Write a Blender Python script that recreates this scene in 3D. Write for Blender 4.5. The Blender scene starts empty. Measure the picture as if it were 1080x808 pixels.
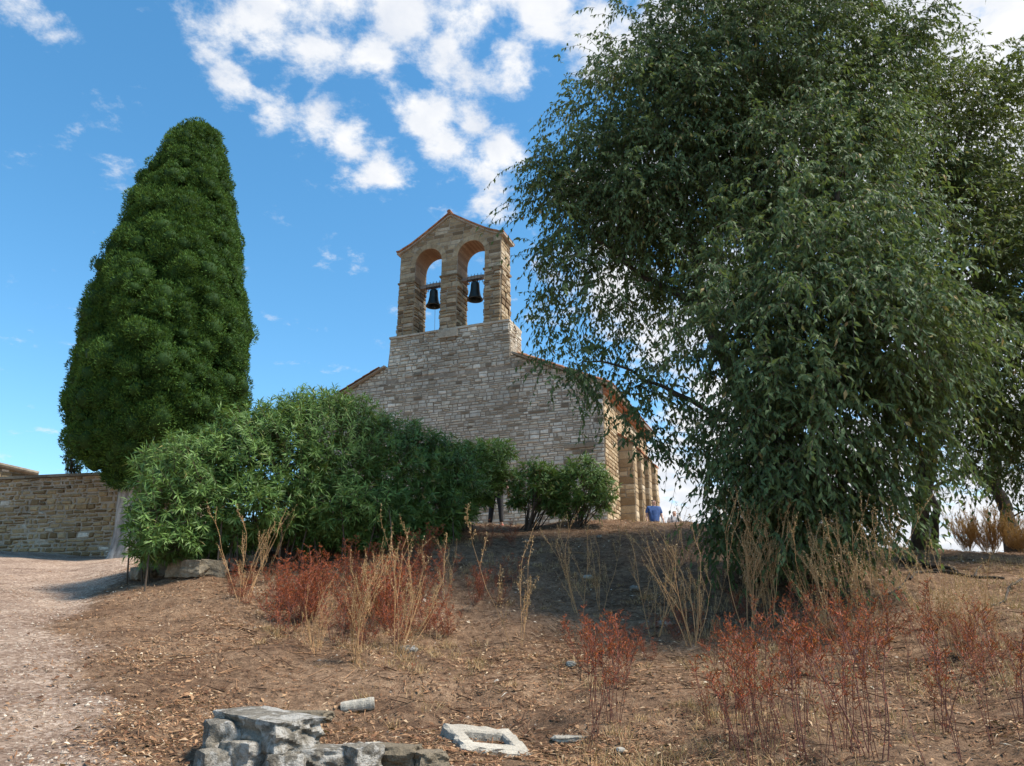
import bpy, math, random
import numpy as np
from mathutils import Vector
RNG = np.random.default_rng(7)
random.seed(7)
C = bpy.context.scene.collection
R = math.radians

# ------------------------------------------------------------------ camera geometry
PITCH = R(18.5); F = 800.0; CZ = 1.6          # pixels of the 1080x808 photograph
def ray(u, v):
    a = u-540; b = 404-v
    return np.array([a, F*math.cos(PITCH)-b*math.sin(PITCH), F*math.sin(PITCH)+b*math.cos(PITCH)])
def at(u, v, d):
    r = ray(u, v); return np.array([0, 0, CZ])+r*d/math.hypot(r[0], r[1])
def mpp(p):                                   # metres per photo pixel at a point
    return (p[1]*math.cos(PITCH)+(p[2]-CZ)*math.sin(PITCH))/F

# ------------------------------------------------------------------ noise and terrain
_tab = np.random.default_rng(3).random((256, 256))
def vnoise(x, y):
    xi = np.floor(x).astype(int); yi = np.floor(y).astype(int); fx = x-xi; fy = y-yi
    fx = fx*fx*(3-2*fx); fy = fy*fy*(3-2*fy)
    g = lambda i, j: _tab[i & 255, j & 255]
    return (g(xi, yi)*(1-fx)+g(xi+1, yi)*fx)*(1-fy)+(g(xi, yi+1)*(1-fx)+g(xi+1, yi+1)*fx)*fy-.5
def fbm(x, y, o=4):
    s = 0; a = 1
    for k in range(o):
        s = s+a*vnoise(x*2**k+17*k, y*2**k+31*k); a *= .5
    return s
TD = np.array([0, 3, 6, 10, 13, 15, 18, 20, 28, 40, 70, 200, 900], float)
TAZ = np.array([-180, -90, -50, -30, -25.5, -21, -16, -10, 0, 12, 17, 21, 27, 34, 60, 90, 180], float)
TZ = np.array([
 [0, -.1, -.2, -.3, -.4, -.5, -.6, -.7, -1, -1.5, -2.5, -6, -20],
 [0, .1, .2, .5, .8, 1, 1.3, 1.5, 2, 2, 1, -4, -20],
 [0, .4, .85, 1.45, 1.9, 2.2, 2.65, 2.95, 4.0, 4.2, 4, 0, -20],
 [0, .42, .86, 1.48, 1.95, 2.25, 2.7, 3.0, 4.05, 4.2, 4, 0, -20],
 [0, .42, .86, 1.5, 2.1, 2.5, 3.0, 3.3, 4.1, 4.2, 4, 0, -20],
 [0, .38, .82, 1.52, 2.3, 2.8, 3.4, 3.7, 4.2, 4.2, 4, 0, -20],
 [0, .35, .77, 1.52, 2.4, 3.0, 3.8, 4.0, 4.3, 4.3, 4, 0, -20],
 [0, .33, .74, 1.52, 2.45, 3.2, 4.03, 4.2, 4.35, 4.3, 4, 0, -20],
 [0, .33, .72, 1.52, 2.5, 3.3, 4.12, 4.25, 4.4, 4.3, 4, 0, -20],
 [0, .33, .72, 1.5, 2.5, 3.3, 4.16, 4.25, 4.35, 4.3, 4, 0, -20],
 [0, .33, .72, 1.5, 2.5, 3.2, 3.95, 4.1, 4.1, 4.0, 3, 0, -20],
 [0, .33, .72, 1.5, 2.5, 3.05, 3.65, 3.75, 3.8, 3.6, 2.5, -2, -20],
 [0, .33, .72, 1.48, 2.4, 2.85, 3.38, 3.42, 3.4, 3.0, 2, -3, -20],
 [0, .33, .72, 1.45, 2.3, 2.7, 3.12, 3.18, 3.0, 2.6, 1, -4, -20],
 [0, .2, .5, 1.1, 1.7, 1.9, 2.1, 2.1, 2, 1.5, 0, -5, -20],
 [0, .1, .2, .4, .6, .7, .8, .9, 1, .5, -1, -6, -20],
 [0, -.1, -.2, -.3, -.4, -.5, -.6, -.7, -1, -1.5, -2.5, -6, -20]])
# path edge in plan (x, y) ; path is to the left of it
def zf(x, y, micro=True):
    x = np.asarray(x, float); y = np.asarray(y, float)
    d = np.hypot(x, y); az = np.degrees(np.arctan2(x, y))
    i = np.clip(np.searchsorted(TAZ, az)-1, 0, len(TAZ)-2); t = np.clip((az-TAZ[i])/(TAZ[i+1]-TAZ[i]), 0, 1)
    j = np.clip(np.searchsorted(TD, d)-1, 0, len(TD)-2); s = np.clip((d-TD[j])/(TD[j+1]-TD[j]), 0, 1)
    t = t*t*(3-2*t)
    # soften the profile kinks: blend linear with smoothstep a little
    z = (TZ[i, j]*(1-s)+TZ[i, j+1]*s)*(1-t)+(TZ[i+1, j]*(1-s)+TZ[i+1, j+1]*s)*t
    if micro:
        k = np.clip(d/4, 0, 1)
        p = pathmask(x, y)
        z = z+k*(fbm(x*.55, y*.55, 3)*.16*(1-.6*p)+fbm(x*2.3+9, y*2.3, 3)*.07*(1-.7*p)+fbm(x*8, y*8, 3)*.030*(1-.6*p))
    return z
PE = None
def pathmask(x, y):
    if PE is None: return np.zeros_like(np.asarray(x, float))
    ex = np.interp(y, PE[:, 1], PE[:, 0])
    w = fbm(x*.9+3, y*.9, 3)*.8
    return np.clip((ex-x+w)/.9+.5, 0, 1)
def ground(u, v, micro=False):
    r = ray(u, v); h = math.hypot(r[0], r[1]); ds = np.arange(2.5, 60, .02)
    X = r[0]/h*ds; Y = r[1]/h*ds; Z = CZ+r[2]/h*ds
    g = zf(X, Y, micro); k = np.argmax(Z < g)
    if not (Z < g).any(): k = np.argmin(np.where(ds < 22, Z-g, 9e9))
    return np.array([X[k], Y[k], g[k]])
_pe = [ground(u, v) for u, v in [(150, 815), (120, 770), (105, 730), (85, 690), (55, 655), (95, 625), (140, 604)]]
PE = np.array([[-1.6, 0, 0], [-2.0, 3.0, 0]]+[list(p) for p in _pe]+[[-8.2, 17.5, 0], [-8, 20, 0], [-5, 22.5, 0], [4, 23.5, 0], [20, 24.5, 0], [30, 26, 0]])
PE = PE[np.argsort(PE[:, 1])]
def gz(x, y): return float(zf(np.array([x]), np.array([y]))[0])
def gnd(u, v):
    p = ground(u, v, True); return p

# ------------------------------------------------------------------ materials
def newmat(name):
    m = bpy.data.materials.new(name); m.use_nodes = True
    nt = m.node_tree; nt.nodes.clear()
    out = nt.nodes.new('ShaderNodeOutputMaterial'); b = nt.nodes.new('ShaderNodeBsdfPrincipled')
    nt.links.new(b.outputs[0], out.inputs[0])
    return m, nt, b, out
def N(nt, t, **k):
    n = nt.nodes.new(t)
    for a, v in k.items():
        if a.startswith('i_'): n.inputs[a[2:].replace('_', ' ')].default_value = v
        else: setattr(n, a, v)
    return n
def ramp(nt, stops, src=None, interp='LINEAR'):
    r = nt.nodes.new('ShaderNodeValToRGB'); cr = r.color_ramp; cr.interpolation = interp
    while len(cr.elements) < len(stops): cr.elements.new(.5)
    for e, (p, c) in zip(cr.elements, stops):
        e.position = p; e.color = (*c, 1) if len(c) == 3 else c
    if src is not None: nt.links.new(src, r.inputs[0])
    return r
def noise(nt, scale, detail=6, rough=.6, vec=None, dist=0):
    n = nt.nodes.new('ShaderNodeTexNoise'); n.inputs['Scale'].default_value = scale
    n.inputs['Detail'].default_value = detail; n.inputs['Roughness'].default_value = rough
    n.inputs['Distortion'].default_value = dist
    if vec is not None: nt.links.new(vec, n.inputs['Vector'])
    return n
def mixc(nt, f, a, b, mode='MIX'):
    m = nt.nodes.new('ShaderNodeMix'); m.data_type = 'RGBA'; m.blend_type = mode
    for s, x in ((m.inputs[0], f), (m.inputs[6], a), (m.inputs[7], b)):
        if isinstance(x, (int, float)): s.default_value = x
        elif isinstance(x, tuple): s.default_value = (*x, 1)
        else: nt.links.new(x, s)
    return m.outputs[2]
def bump(nt, h, b, strength=.5, dist=.02):
    n = nt.nodes.new('ShaderNodeBump'); n.inputs['Strength'].default_value = strength; n.inputs['Distance'].default_value = dist
    nt.links.new(h, n.inputs['Height']); nt.links.new(n.outputs[0], b.inputs['Normal']); return n
def objcoord(nt): return nt.nodes.new('ShaderNodeTexCoord').outputs['Object']
def attr(nt, name='rnd'):
    a = nt.nodes.new('ShaderNodeAttribute'); a.attribute_name = name; return a.outputs['Fac']

def leafmat(name, stops, trans=.3, rough=.62, spec=.18):
    m, nt, b, out = newmat(name)
    c = ramp(nt, stops, attr(nt))
    nt.links.new(c.outputs[0], b.inputs['Base Color']); b.inputs['Roughness'].default_value = rough
    b.inputs['Specular IOR Level'].default_value = spec
    if trans > 0:
        t = N(nt, 'ShaderNodeBsdfTranslucent'); ms = N(nt, 'ShaderNodeMixShader'); ms.inputs[0].default_value = trans
        nt.links.new(mixc(nt, .5, c.outputs[0], (.20, .26, .03), 'MIX'), t.inputs[0])
        nt.links.new(b.outputs[0], ms.inputs[1]); nt.links.new(t.outputs[0], ms.inputs[2]); nt.links.new(ms.outputs[0], out.inputs[0])
    return m
def stonemat(name, stops, nscale=6, dirt=(.12, .10, .08), dirtamt=.5, b1=.5, lichen=None):
    m, nt, b, out = newmat(name); oc = objcoord(nt)
    c = ramp(nt, stops, attr(nt))
    n1 = noise(nt, nscale, 8, .7, oc); n2 = noise(nt, nscale*7, 5, .7, oc); n3 = noise(nt, .45, 4, .6, oc)
    f = ramp(nt, [(.42, (0, 0, 0)), (.68, (1, 1, 1))], n1.outputs[0])
    fm = N(nt, 'ShaderNodeMath', operation='MULTIPLY'); nt.links.new(f.outputs[0], fm.inputs[0]); fm.inputs[1].default_value = dirtamt
    c1 = mixc(nt, fm.outputs[0], c.outputs[0], dirt)
    g = ramp(nt, [(.3, (.72, .72, .72)), (.7, (1.22, 1.21, 1.17))], n2.outputs[0])
    c2 = mixc(nt, 1.0, c1, g.outputs[0], 'MULTIPLY')
    g3 = ramp(nt, [(.35, (.82, .80, .77)), (.65, (1.14, 1.12, 1.08))], n3.outputs[0])
    c3 = mixc(nt, 1.0, c2, g3.outputs[0], 'MULTIPLY')
    if lichen:
        n4 = noise(nt, lichen[0], 6, .65, oc, .4); f4 = ramp(nt, [(.50, (0, 0, 0)), (.58, (.85, .85, .85))], n4.outputs[0]); c3 = mixc(nt, f4.outputs[0], c3, lichen[1])
    nt.links.new(c3, b.inputs['Base Color']); b.inputs['Roughness'].default_value = .9; b.inputs['Specular IOR Level'].default_value = .2
    ad = N(nt, 'ShaderNodeMath', operation='ADD'); nt.links.new(n1.outputs[0], ad.inputs[0]); nt.links.new(n2.outputs[0], ad.inputs[1])
    bump(nt, ad.outputs[0], b, b1, .03)
    return m
def plain(name, col, rough=.7, metal=0, var=.25, scale=12, bmp=.2):
    m, nt, b, out = newmat(name); oc = objcoord(nt); n = noise(nt, scale, 6, .65, oc)
    lo = tuple(max(0, c*(1-var)) for c in col); hi = tuple(min(1, c*(1+var)) for c in col)
    c = ramp(nt, [(.3, lo), (.7, hi)], n.outputs[0]); nt.links.new(c.outputs[0], b.inputs['Base Color'])
    b.inputs['Roughness'].default_value = rough; b.inputs['Metallic'].default_value = metal
    if bmp: bump(nt, n.outputs[0], b, bmp, .01)
    return m
def barkmat(name, a, c, sc=9):
    m, nt, b, out = newmat(name); oc = objcoord(nt)
    mp = N(nt, 'ShaderNodeMapping'); mp.inputs['Scale'].default_value = (sc, sc, sc*.16); nt.links.new(oc, mp.inputs[0])
    n = noise(nt, 1, 9, .7, mp.outputs[0], .6)
    r = ramp(nt, [(.35, a), (.62, c)], n.outputs[0]); nt.links.new(r.outputs[0], b.inputs['Base Color'])
    b.inputs['Roughness'].default_value = .95; bump(nt, n.outputs[0], b, .9, .05); return m

M = {}
M['leafA'] = leafmat('hackberry_leaf', [(0, (.045, .078, .034)), (.4, (.082, .128, .054)), (.75, (.12, .17, .066)), (.93, (.15, .19, .07)), (.965, (.28, .23, .09)), (1, (.38, .27, .12))], .30)
M['leafB'] = leafmat('yellowing_leaf', [(0, (.05, .075, .028)), (.4, (.09, .125, .042)), (.8, (.13, .155, .05)), (.93, (.13, .13, .045)), (1, (.25, .17, .08))], .34)
M['leafO'] = leafmat('olive_leaf', [(0, (.07, .09, .055)), (.5, (.12, .145, .085)), (1, (.21, .235, .16))], .25)
M['oleander'] = leafmat('oleander_leaf', [(0, (.055, .105, .026)), (.45, (.105, .19, .045)), (.8, (.155, .26, .065)), (.95, (.24, .31, .09)), (1, (.28, .19, .07))], .28, .5, .3)
M['cypress'] = leafmat('cypress_foliage', [(0, (.018, .044, .010)), (.5, (.052, .115, .020)), (1, (.11, .19, .034))], .12, .75, .15)  # dark end painted as crevice shade, bright end as highlights
M['redleaf'] = leafmat('red_weed_leaf', [(0, (.20, .036, .016)), (.5, (.46, .085, .032)), (.9, (.56, .16, .06)), (1, (.52, .28, .13))], .25)
M['redstem'] = plain('red_stem', (.14, .045, .028), .7, bmp=0)
M['dry'] = plain('dry_stalk', (.46, .26, .115), .8, var=.35, scale=4, bmp=0)
M['orange'] = leafmat('orange_brush', [(0, (.24, .11, .04)), (.5, (.50, .26, .10)), (1, (.66, .42, .20))], .35)
M['drybit'] = leafmat('dry_bits', [(0, (.22, .12, .05)), (.5, (.42, .26, .12)), (1, (.6, .43, .24))], .2)
M['bark'] = barkmat('grey_brown_bark', (.022, .017, .012), (.085, .065, .048))
M['barkc'] = barkmat('cypress_bark', (.13, .115, .10), (.40, .36, .32), 7)
M['twig'] = plain('twig_bark', (.07, .05, .035), .9, bmp=0)
M['facade'] = stonemat('facade_stone', [(0, (.18, .145, .11)), (.1, (.31, .255, .19)), (.3, (.44, .385, .31)), (.5, (.51, .465, .395)), (.7, (.58, .55, .49)), (.88, (.65, .60, .50)), (1, (.78, .74, .67))], 5, (.19, .15, .11), .5)
M['ochre'] = stonemat('ochre_stone', [(0, (.24, .17, .10)), (.3, (.38, .28, .175)), (.6, (.46, .36, .235)), (.9, (.54, .44, .31)), (1, (.62, .54, .42))], 6, (.2, .13, .07), .4)
M['belfry'] = stonemat('belfry_stone', [(0, (.13, .09, .055)), (.2, (.25, .18, .11)), (.5, (.34, .26, .165)), (.8, (.41, .33, .225)), (1, (.50, .43, .34))], 5, (.12, .085, .055), .55)
M['boundary'] = stonemat('boundary_stone', [(0, (.14, .09, .045)), (.3, (.26, .18, .095)), (.6, (.34, .245, .135)), (.9, (.41, .31, .18)), (.955, (.38, .33, .26)), (1, (.66, .62, .56))], 4, (.13, .10, .06), .5)
M['mortar'] = stonemat('mortar', [(0, (.30, .25, .20)), (1, (.38, .33, .27))], 3, (.12, .10, .075), .6)
M['archlining'] = stonemat('arch_lining_stone', [(0, (.16, .10, .065)), (.5, (.23, .155, .10)), (1, (.30, .22, .15))], 7, (.16, .10, .07), .5)  # belfry stone colour, darker; lines the arch undersides and upper reveals
M['tile'] = stonemat('terracotta_tile', [(0, (.22, .09, .05)), (.5, (.36, .15, .08)), (1, (.46, .24, .14))], 5, (.18, .12, .08), .5)
M['verge'] = stonemat('verge_slab', [(0, (.30, .27, .23)), (1, (.42, .38, .33))], 5, (.2, .17, .13), .5)
M['rock'] = stonemat('limestone_rock', [(0, (.26, .235, .20)), (1, (.38, .345, .295))], 9, (.06, .055, .045), .85, 1.0, (7, (.50, .47, .42)))
M['rockw'] = stonemat('pale_dressed_stone', [(0, (.40, .37, .32)), (1, (.48, .45, .40))], 9, (.26, .24, .21), .6, .6)
M['rockb'] = stonemat('brown_rock', [(0, (.17, .14, .10)), (1, (.30, .255, .20))], 5, (.10, .08, .055), .6, .8)
M['bronze'] = plain('bell_bronze', (.035, .038, .032), .45, .7, .4, 8)
M['iron'] = plain('iron', (.03, .028, .026), .6, .6, .3)
M['wood'] = plain('weathered_beam', (.24, .19, .15), .9, 0, .4, 10, .5)
M['rope'] = plain('rope', (.35, .33, .28), .9, bmp=0)
M['clay'] = plain('clay_pot', (.30, .11, .06), .85, 0, .35, 9)
M['mouthshade'] = plain('pot_mouth_shade', (.03, .02, .015), 1)  # near-black colour painted as the shade inside the pot mouth
M['bin'] = plain('bin_body', (.42, .48, .46), .5, bmp=0); M['binlid'] = plain('bin_lid', (.06, .22, .17), .45, bmp=0)
M['rubber'] = plain('rubber', (.02, .02, .02), .8)

# gravel / dirt ground
def groundmat():
    m, nt, b, out = newmat('dry_hillside_soil'); oc = objcoord(nt)
    n1 = noise(nt, .8, 8, .65, oc); n2 = noise(nt, 9, 8, .75, oc); n3 = noise(nt, 60, 4, .8, oc)
    dirt = ramp(nt, [(.28, (.075, .05, .035)), (.43, (.16, .108, .072)), (.55, (.26, .18, .12)), (.70, (.38, .29, .20))], n2.outputs[0])
    big = ramp(nt, [(.38, (.72, .62, .56)), (.62, (1.22, 1.13, 1.05))], n1.outputs[0])
    d = mixc(nt, 1.0, dirt.outputs[0], big.outputs[0], 'MULTIPLY')
    fine = ramp(nt, [(.35, (.6, .58, .55)), (.65, (1.35, 1.35, 1.35))], n3.outputs[0])
    d = mixc(nt, 1.0, d, fine.outputs[0], 'MULTIPLY')
    vo = N(nt, 'ShaderNodeTexVoronoi'); vo.inputs['Scale'].default_value = 34; nt.links.new(oc, vo.inputs['Vector'])
    sep = N(nt, 'ShaderNodeSeparateColor'); nt.links.new(vo.outputs['Color'], sep.inputs[0])
    g = ramp(nt, [(0, (.24, .18, .14)), (.4, (.36, .285, .23)), (.8, (.46, .38, .32)), (1, (.60, .53, .47))], sep.outputs[0])
    g2 = ramp(nt, [(.3, (.7, .66, .62)), (.6, (1.1, 1.08, 1.05))], n2.outputs[0])
    gr = mixc(nt, 1.0, g.outputs[0], g2.outputs[0], 'MULTIPLY')
    gr = mixc(nt, 1.0, gr, big.outputs[0], 'MULTIPLY')
    pm = attr(nt, 'path')
    ad = N(nt, 'ShaderNodeMath', operation='ADD'); nt.links.new(pm, ad.inputs[0])
    sc = N(nt, 'ShaderNodeMath', operation='MULTIPLY_ADD'); nt.links.new(n2.outputs[0], sc.inputs[0]); sc.inputs[1].default_value = 1.2; sc.inputs[2].default_value = -.6
    nt.links.new(sc.outputs[0], ad.inputs[1])
    pf = ramp(nt, [(.3, (0, 0, 0)), (.7, (1, 1, 1))], ad.outputs[0])
    c = mixc(nt, pf.outputs[0], d, gr)
    nt.links.new(c, b.inputs['Base Color']); b.inputs['Roughness'].default_value = .95; b.inputs['Specular IOR Level'].default_value = .15
    h = N(nt, 'ShaderNodeMath', operation='ADD'); nt.links.new(n2.outputs[0], h.inputs[0]); nt.links.new(n3.outputs[0], h.inputs[1])
    bump(nt, h.outputs[0], b, .9, .04)
    return m
M['ground'] = groundmat()
M['litter'] = leafmat('fallen_leaf', [(0, (.05, .026, .016)), (.35, (.13, .062, .034)), (.6, (.26, .135, .07)), (.85, (.40, .25, .14)), (.96, (.56, .43, .28)), (1, (.74, .66, .54))], .1, .8, .15)
M['pebble'] = stonemat('pebble', [(0, (.20, .155, .12)), (.5, (.36, .295, .245)), (1, (.55, .48, .41))], 20, (.2, .17, .13), .3)

# ------------------------------------------------------------------ mesh builder
class MB:
    def __init__(s): s.V = []; s.L = []; s.T = []; s.m = []; s.r = []; s.n = 0
    def add(s, V, Fc, mat=0, rnd=0.5):
        V = np.asarray(V, float).reshape(-1, 3); Fc = np.asarray(Fc, int)
        if len(Fc) == 0: return
        s.V.append(V); s.L.append((Fc+s.n).ravel()); s.T.append(np.full(len(Fc), Fc.shape[1]))
        s.m.append(np.full(len(Fc), mat)); s.r.append(np.broadcast_to(np.asarray(rnd, float), (len(Fc),)).copy()); s.n += len(V)
    def build(s, name, mats, parent=None, smooth=False, path=None):
        V = np.concatenate(s.V)
        if parent is not None: V = V-np.array(parent.location)
        L = np.concatenate(s.L); T = np.concatenate(s.T)
        me = bpy.data.meshes.new(name)
        me.vertices.add(len(V)); me.vertices.foreach_set('co', V.astype(np.float32).ravel())
        me.loops.add(len(L)); me.loops.foreach_set('vertex_index', L.astype(np.int32))
        me.polygons.add(len(T)); st = np.concatenate([[0], np.cumsum(T)[:-1]])
        me.polygons.foreach_set('loop_start', st.astype(np.int32)); me.polygons.foreach_set('loop_total', T.astype(np.int32))
        me.polygons.foreach_set('material_index', np.concatenate(s.m).astype(np.int32))
        me.polygons.foreach_set('use_smooth', np.full(len(T), smooth))
        for m in (mats if isinstance(mats, (list, tuple)) else [mats]): me.materials.append(m)
        a = me.attributes.new('rnd', 'FLOAT', 'FACE'); a.data.foreach_set('value', np.concatenate(s.r).astype(np.float32))
        if path is not None:
            a = me.attributes.new('path', 'FLOAT', 'POINT'); a.data.foreach_set('value', path.astype(np.float32))
        me.update(calc_edges=True); me.validate()
        o = bpy.data.objects.new(name, me); C.objects.link(o)
        if parent is not None: o.parent = parent
        return o
def empty(name, loc, label, cat, group=None):
    o = bpy.data.objects.new(name, None); C.objects.link(o); o.location = [float(q) for q in loc]; o.empty_display_size = .2
    return tag(o, label, cat, group)
def tag(o, label, cat, group=None, kind=None):
    if label: o['label'] = label
    if cat: o['category'] = cat
    if group: o['group'] = group
    if kind: o['kind'] = kind
    return o
def unit(a): return a/np.maximum(np.linalg.norm(a, axis=-1, keepdims=True), 1e-9)
def rv(n): return unit(RNG.normal(size=(n, 3)))

def leaves(mb, P, D, Nn, L, W, rnd, fold=True, mat=0):
    n = len(P); D = unit(D); S = unit(np.cross(D, Nn)); Nn = np.cross(S, D)
    L = np.broadcast_to(L, (n,))[:, None]; W = np.broadcast_to(W, (n,))[:, None]
    if fold:
        V = np.stack([P, P+D*L*.42+S*W*.5+Nn*W*.18, P+D*L-Nn*L*.14, P+D*L*.42-S*W*.5+Nn*W*.18, P+D*L*.5], 1)
        b = np.arange(n)[:, None]*5
        Fc = np.concatenate([b+[0, 1, 2, 4], b+[0, 4, 2, 3]]); mb.add(V, Fc, mat, np.concatenate([rnd, rnd]))
    else:
        V = np.stack([P, P+D*L*.45+S*W*.5, P+D*L-Nn*L*.1, P+D*L*.45-S*W*.5], 1)
        mb.add(V, np.arange(n)[:, None]*4+[0, 1, 2, 3], mat, rnd)
def segs(mb, P0, P1, R0, R1, k=3, mat=0, rnd=.5):
    P0 = np.asarray(P0, float); P1 = np.asarray(P1, float); n = len(P0); D = unit(P1-P0)
    A = np.where(np.abs(D[:, 2:3]) > .9, [[1., 0, 0]], [[0, 0, 1.]]); X = unit(np.cross(D, A)); Y = np.cross(D, X)
    R0 = np.broadcast_to(R0, (n,))[:, None]; R1 = np.broadcast_to(R1, (n,))[:, None]
    a = []
    for P, Rr in ((P0, R0), (P1, R1)):
        for i in range(k):
            t = 2*math.pi*i/k; a.append(P+X*Rr*math.cos(t)+Y*Rr*math.sin(t))
    V = np.stack(a, 1); b = np.arange(n)[:, None]*(2*k)
    Fc = np.concatenate([b+[i, (i+1) % k, k+(i+1) % k, k+i] for i in range(k)]); mb.add(V, Fc, mat, rnd)
def polytube(mb, pts, rad, k=8, mat=0, rnd=.5, cap=True, rough=0):
    pts = np.asarray(pts, float); n = len(pts); rings = []
    for i in range(n):
        d = unit(pts[min(i+1, n-1)]-pts[max(i-1, 0)]); a = np.array([1., 0, 0]) if abs(d[2]) > .8 else np.array([0, 0, 1.])
        X = unit(np.cross(d, a)); Y = np.cross(d, X); t = np.arange(k)*2*math.pi/k
        rr = rad[i]*(1+rough*(vnoise(np.cos(t)*2+5+i*.13, np.sin(t)*2+5+i*.07)))
        rings.append(pts[i]+np.outer(np.cos(t)*rr, X)+np.outer(np.sin(t)*rr, Y))
    V = np.concatenate(rings); Fc = []
    for i in range(n-1):
        for j in range(k): Fc.append([i*k+j, i*k+(j+1) % k, (i+1)*k+(j+1) % k, (i+1)*k+j])
    mb.add(V, Fc, mat, rnd)
    if cap:
        for c, ring in ((pts[0], rings[0]), (pts[-1], rings[-1])):
            mb.add(np.vstack([ring, c]), [[j, (j+1) % k, k] for j in range(k)], mat, rnd)
def lathe(mb, c, prof, k=28, mat=0, rnd=.5):
    V = []; t = np.arange(k)*2*math.pi/k
    for r, z in prof: V.append(np.stack([c[0]+r*np.cos(t), c[1]+r*np.sin(t), np.full(k, c[2]+z)], 1))
    Fc = [[i*k+j, i*k+(j+1) % k, (i+1)*k+(j+1) % k, (i+1)*k+j] for i in range(len(prof)-1) for j in range(k)]
    mb.add(np.concatenate(V), Fc, mat, rnd)
def hexa(mb, O, X, Y, Z, mat=0, rnd=.5):            # box from corner O and three edge vectors
    O, X, Y, Z = (np.asarray(q, float) for q in (O, X, Y, Z))
    V = [O, O+X, O+X+Y, O+Y, O+Z, O+X+Z, O+X+Y+Z, O+Y+Z]
    mb.add(V, [[0, 3, 2, 1], [4, 5, 6, 7], [0, 1, 5, 4], [1, 2, 6, 5], [2, 3, 7, 6], [3, 0, 4, 7]], mat, rnd)
def splinepts(pts, n):
    pts = np.asarray(pts, float); k = len(pts); t = np.linspace(0, k-1, n); out = []
    for q in t:
        i = min(int(q), k-2); f = q-i; p0 = pts[max(i-1, 0)]; p1 = pts[i]; p2 = pts[i+1]; p3 = pts[min(i+2, k-1)]
        out.append(.5*((2*p1)+(-p0+p2)*f+(2*p0-5*p1+4*p2-p3)*f*f+(-p0+3*p1-3*p2+p3)*f**3))
    return np.array(out)

# ------------------------------------------------------------------ terrain mesh
def build_ground():
    az = np.concatenate([np.arange(-180, -60, 6), np.arange(-60, -42, 2), np.arange(-42, 42, .45), np.arange(42, 60, 2), np.arange(60, 180, 6)])
    rr = np.concatenate([np.arange(.4, 4, .4), np.arange(4, 21, .09), np.arange(21, 34, .4), 34*1.13**np.arange(0, 28)])
    A, Rr = np.meshgrid(np.radians(az), rr); X = Rr*np.sin(A); Y = Rr*np.cos(A)
    Z = zf(X, Y); V = np.stack([X.ravel(), Y.ravel(), Z.ravel()], 1)
    na = len(az); nr = len(rr); i = np.arange(nr-1)[:, None]; j = np.arange(na)[None]
    j2 = (j+1) % na; Fc = np.stack([i*na+j, i*na+j2, (i+1)*na+j2, (i+1)*na+j], -1).reshape(-1, 4)
    mb = MB(); mb.add(V, Fc); pm = pathmask(V[:, 0], V[:, 1])
    # centre cap
    c = len(V); mb.V[0] = np.vstack([V, [[0, 0, 0]]]); mb.n += 1
    mb.L.append(np.stack([np.arange(na), (np.arange(na)+1) % na, np.full(na, c)], 1).ravel()); mb.T.append(np.full(na, 3)); mb.m.append(np.zeros(na)); mb.r.append(np.zeros(na))
    o = mb.build('ground', M['ground'], None, True, np.append(pm, .5)); tag(o, None, None, kind='structure')
build_ground()

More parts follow.
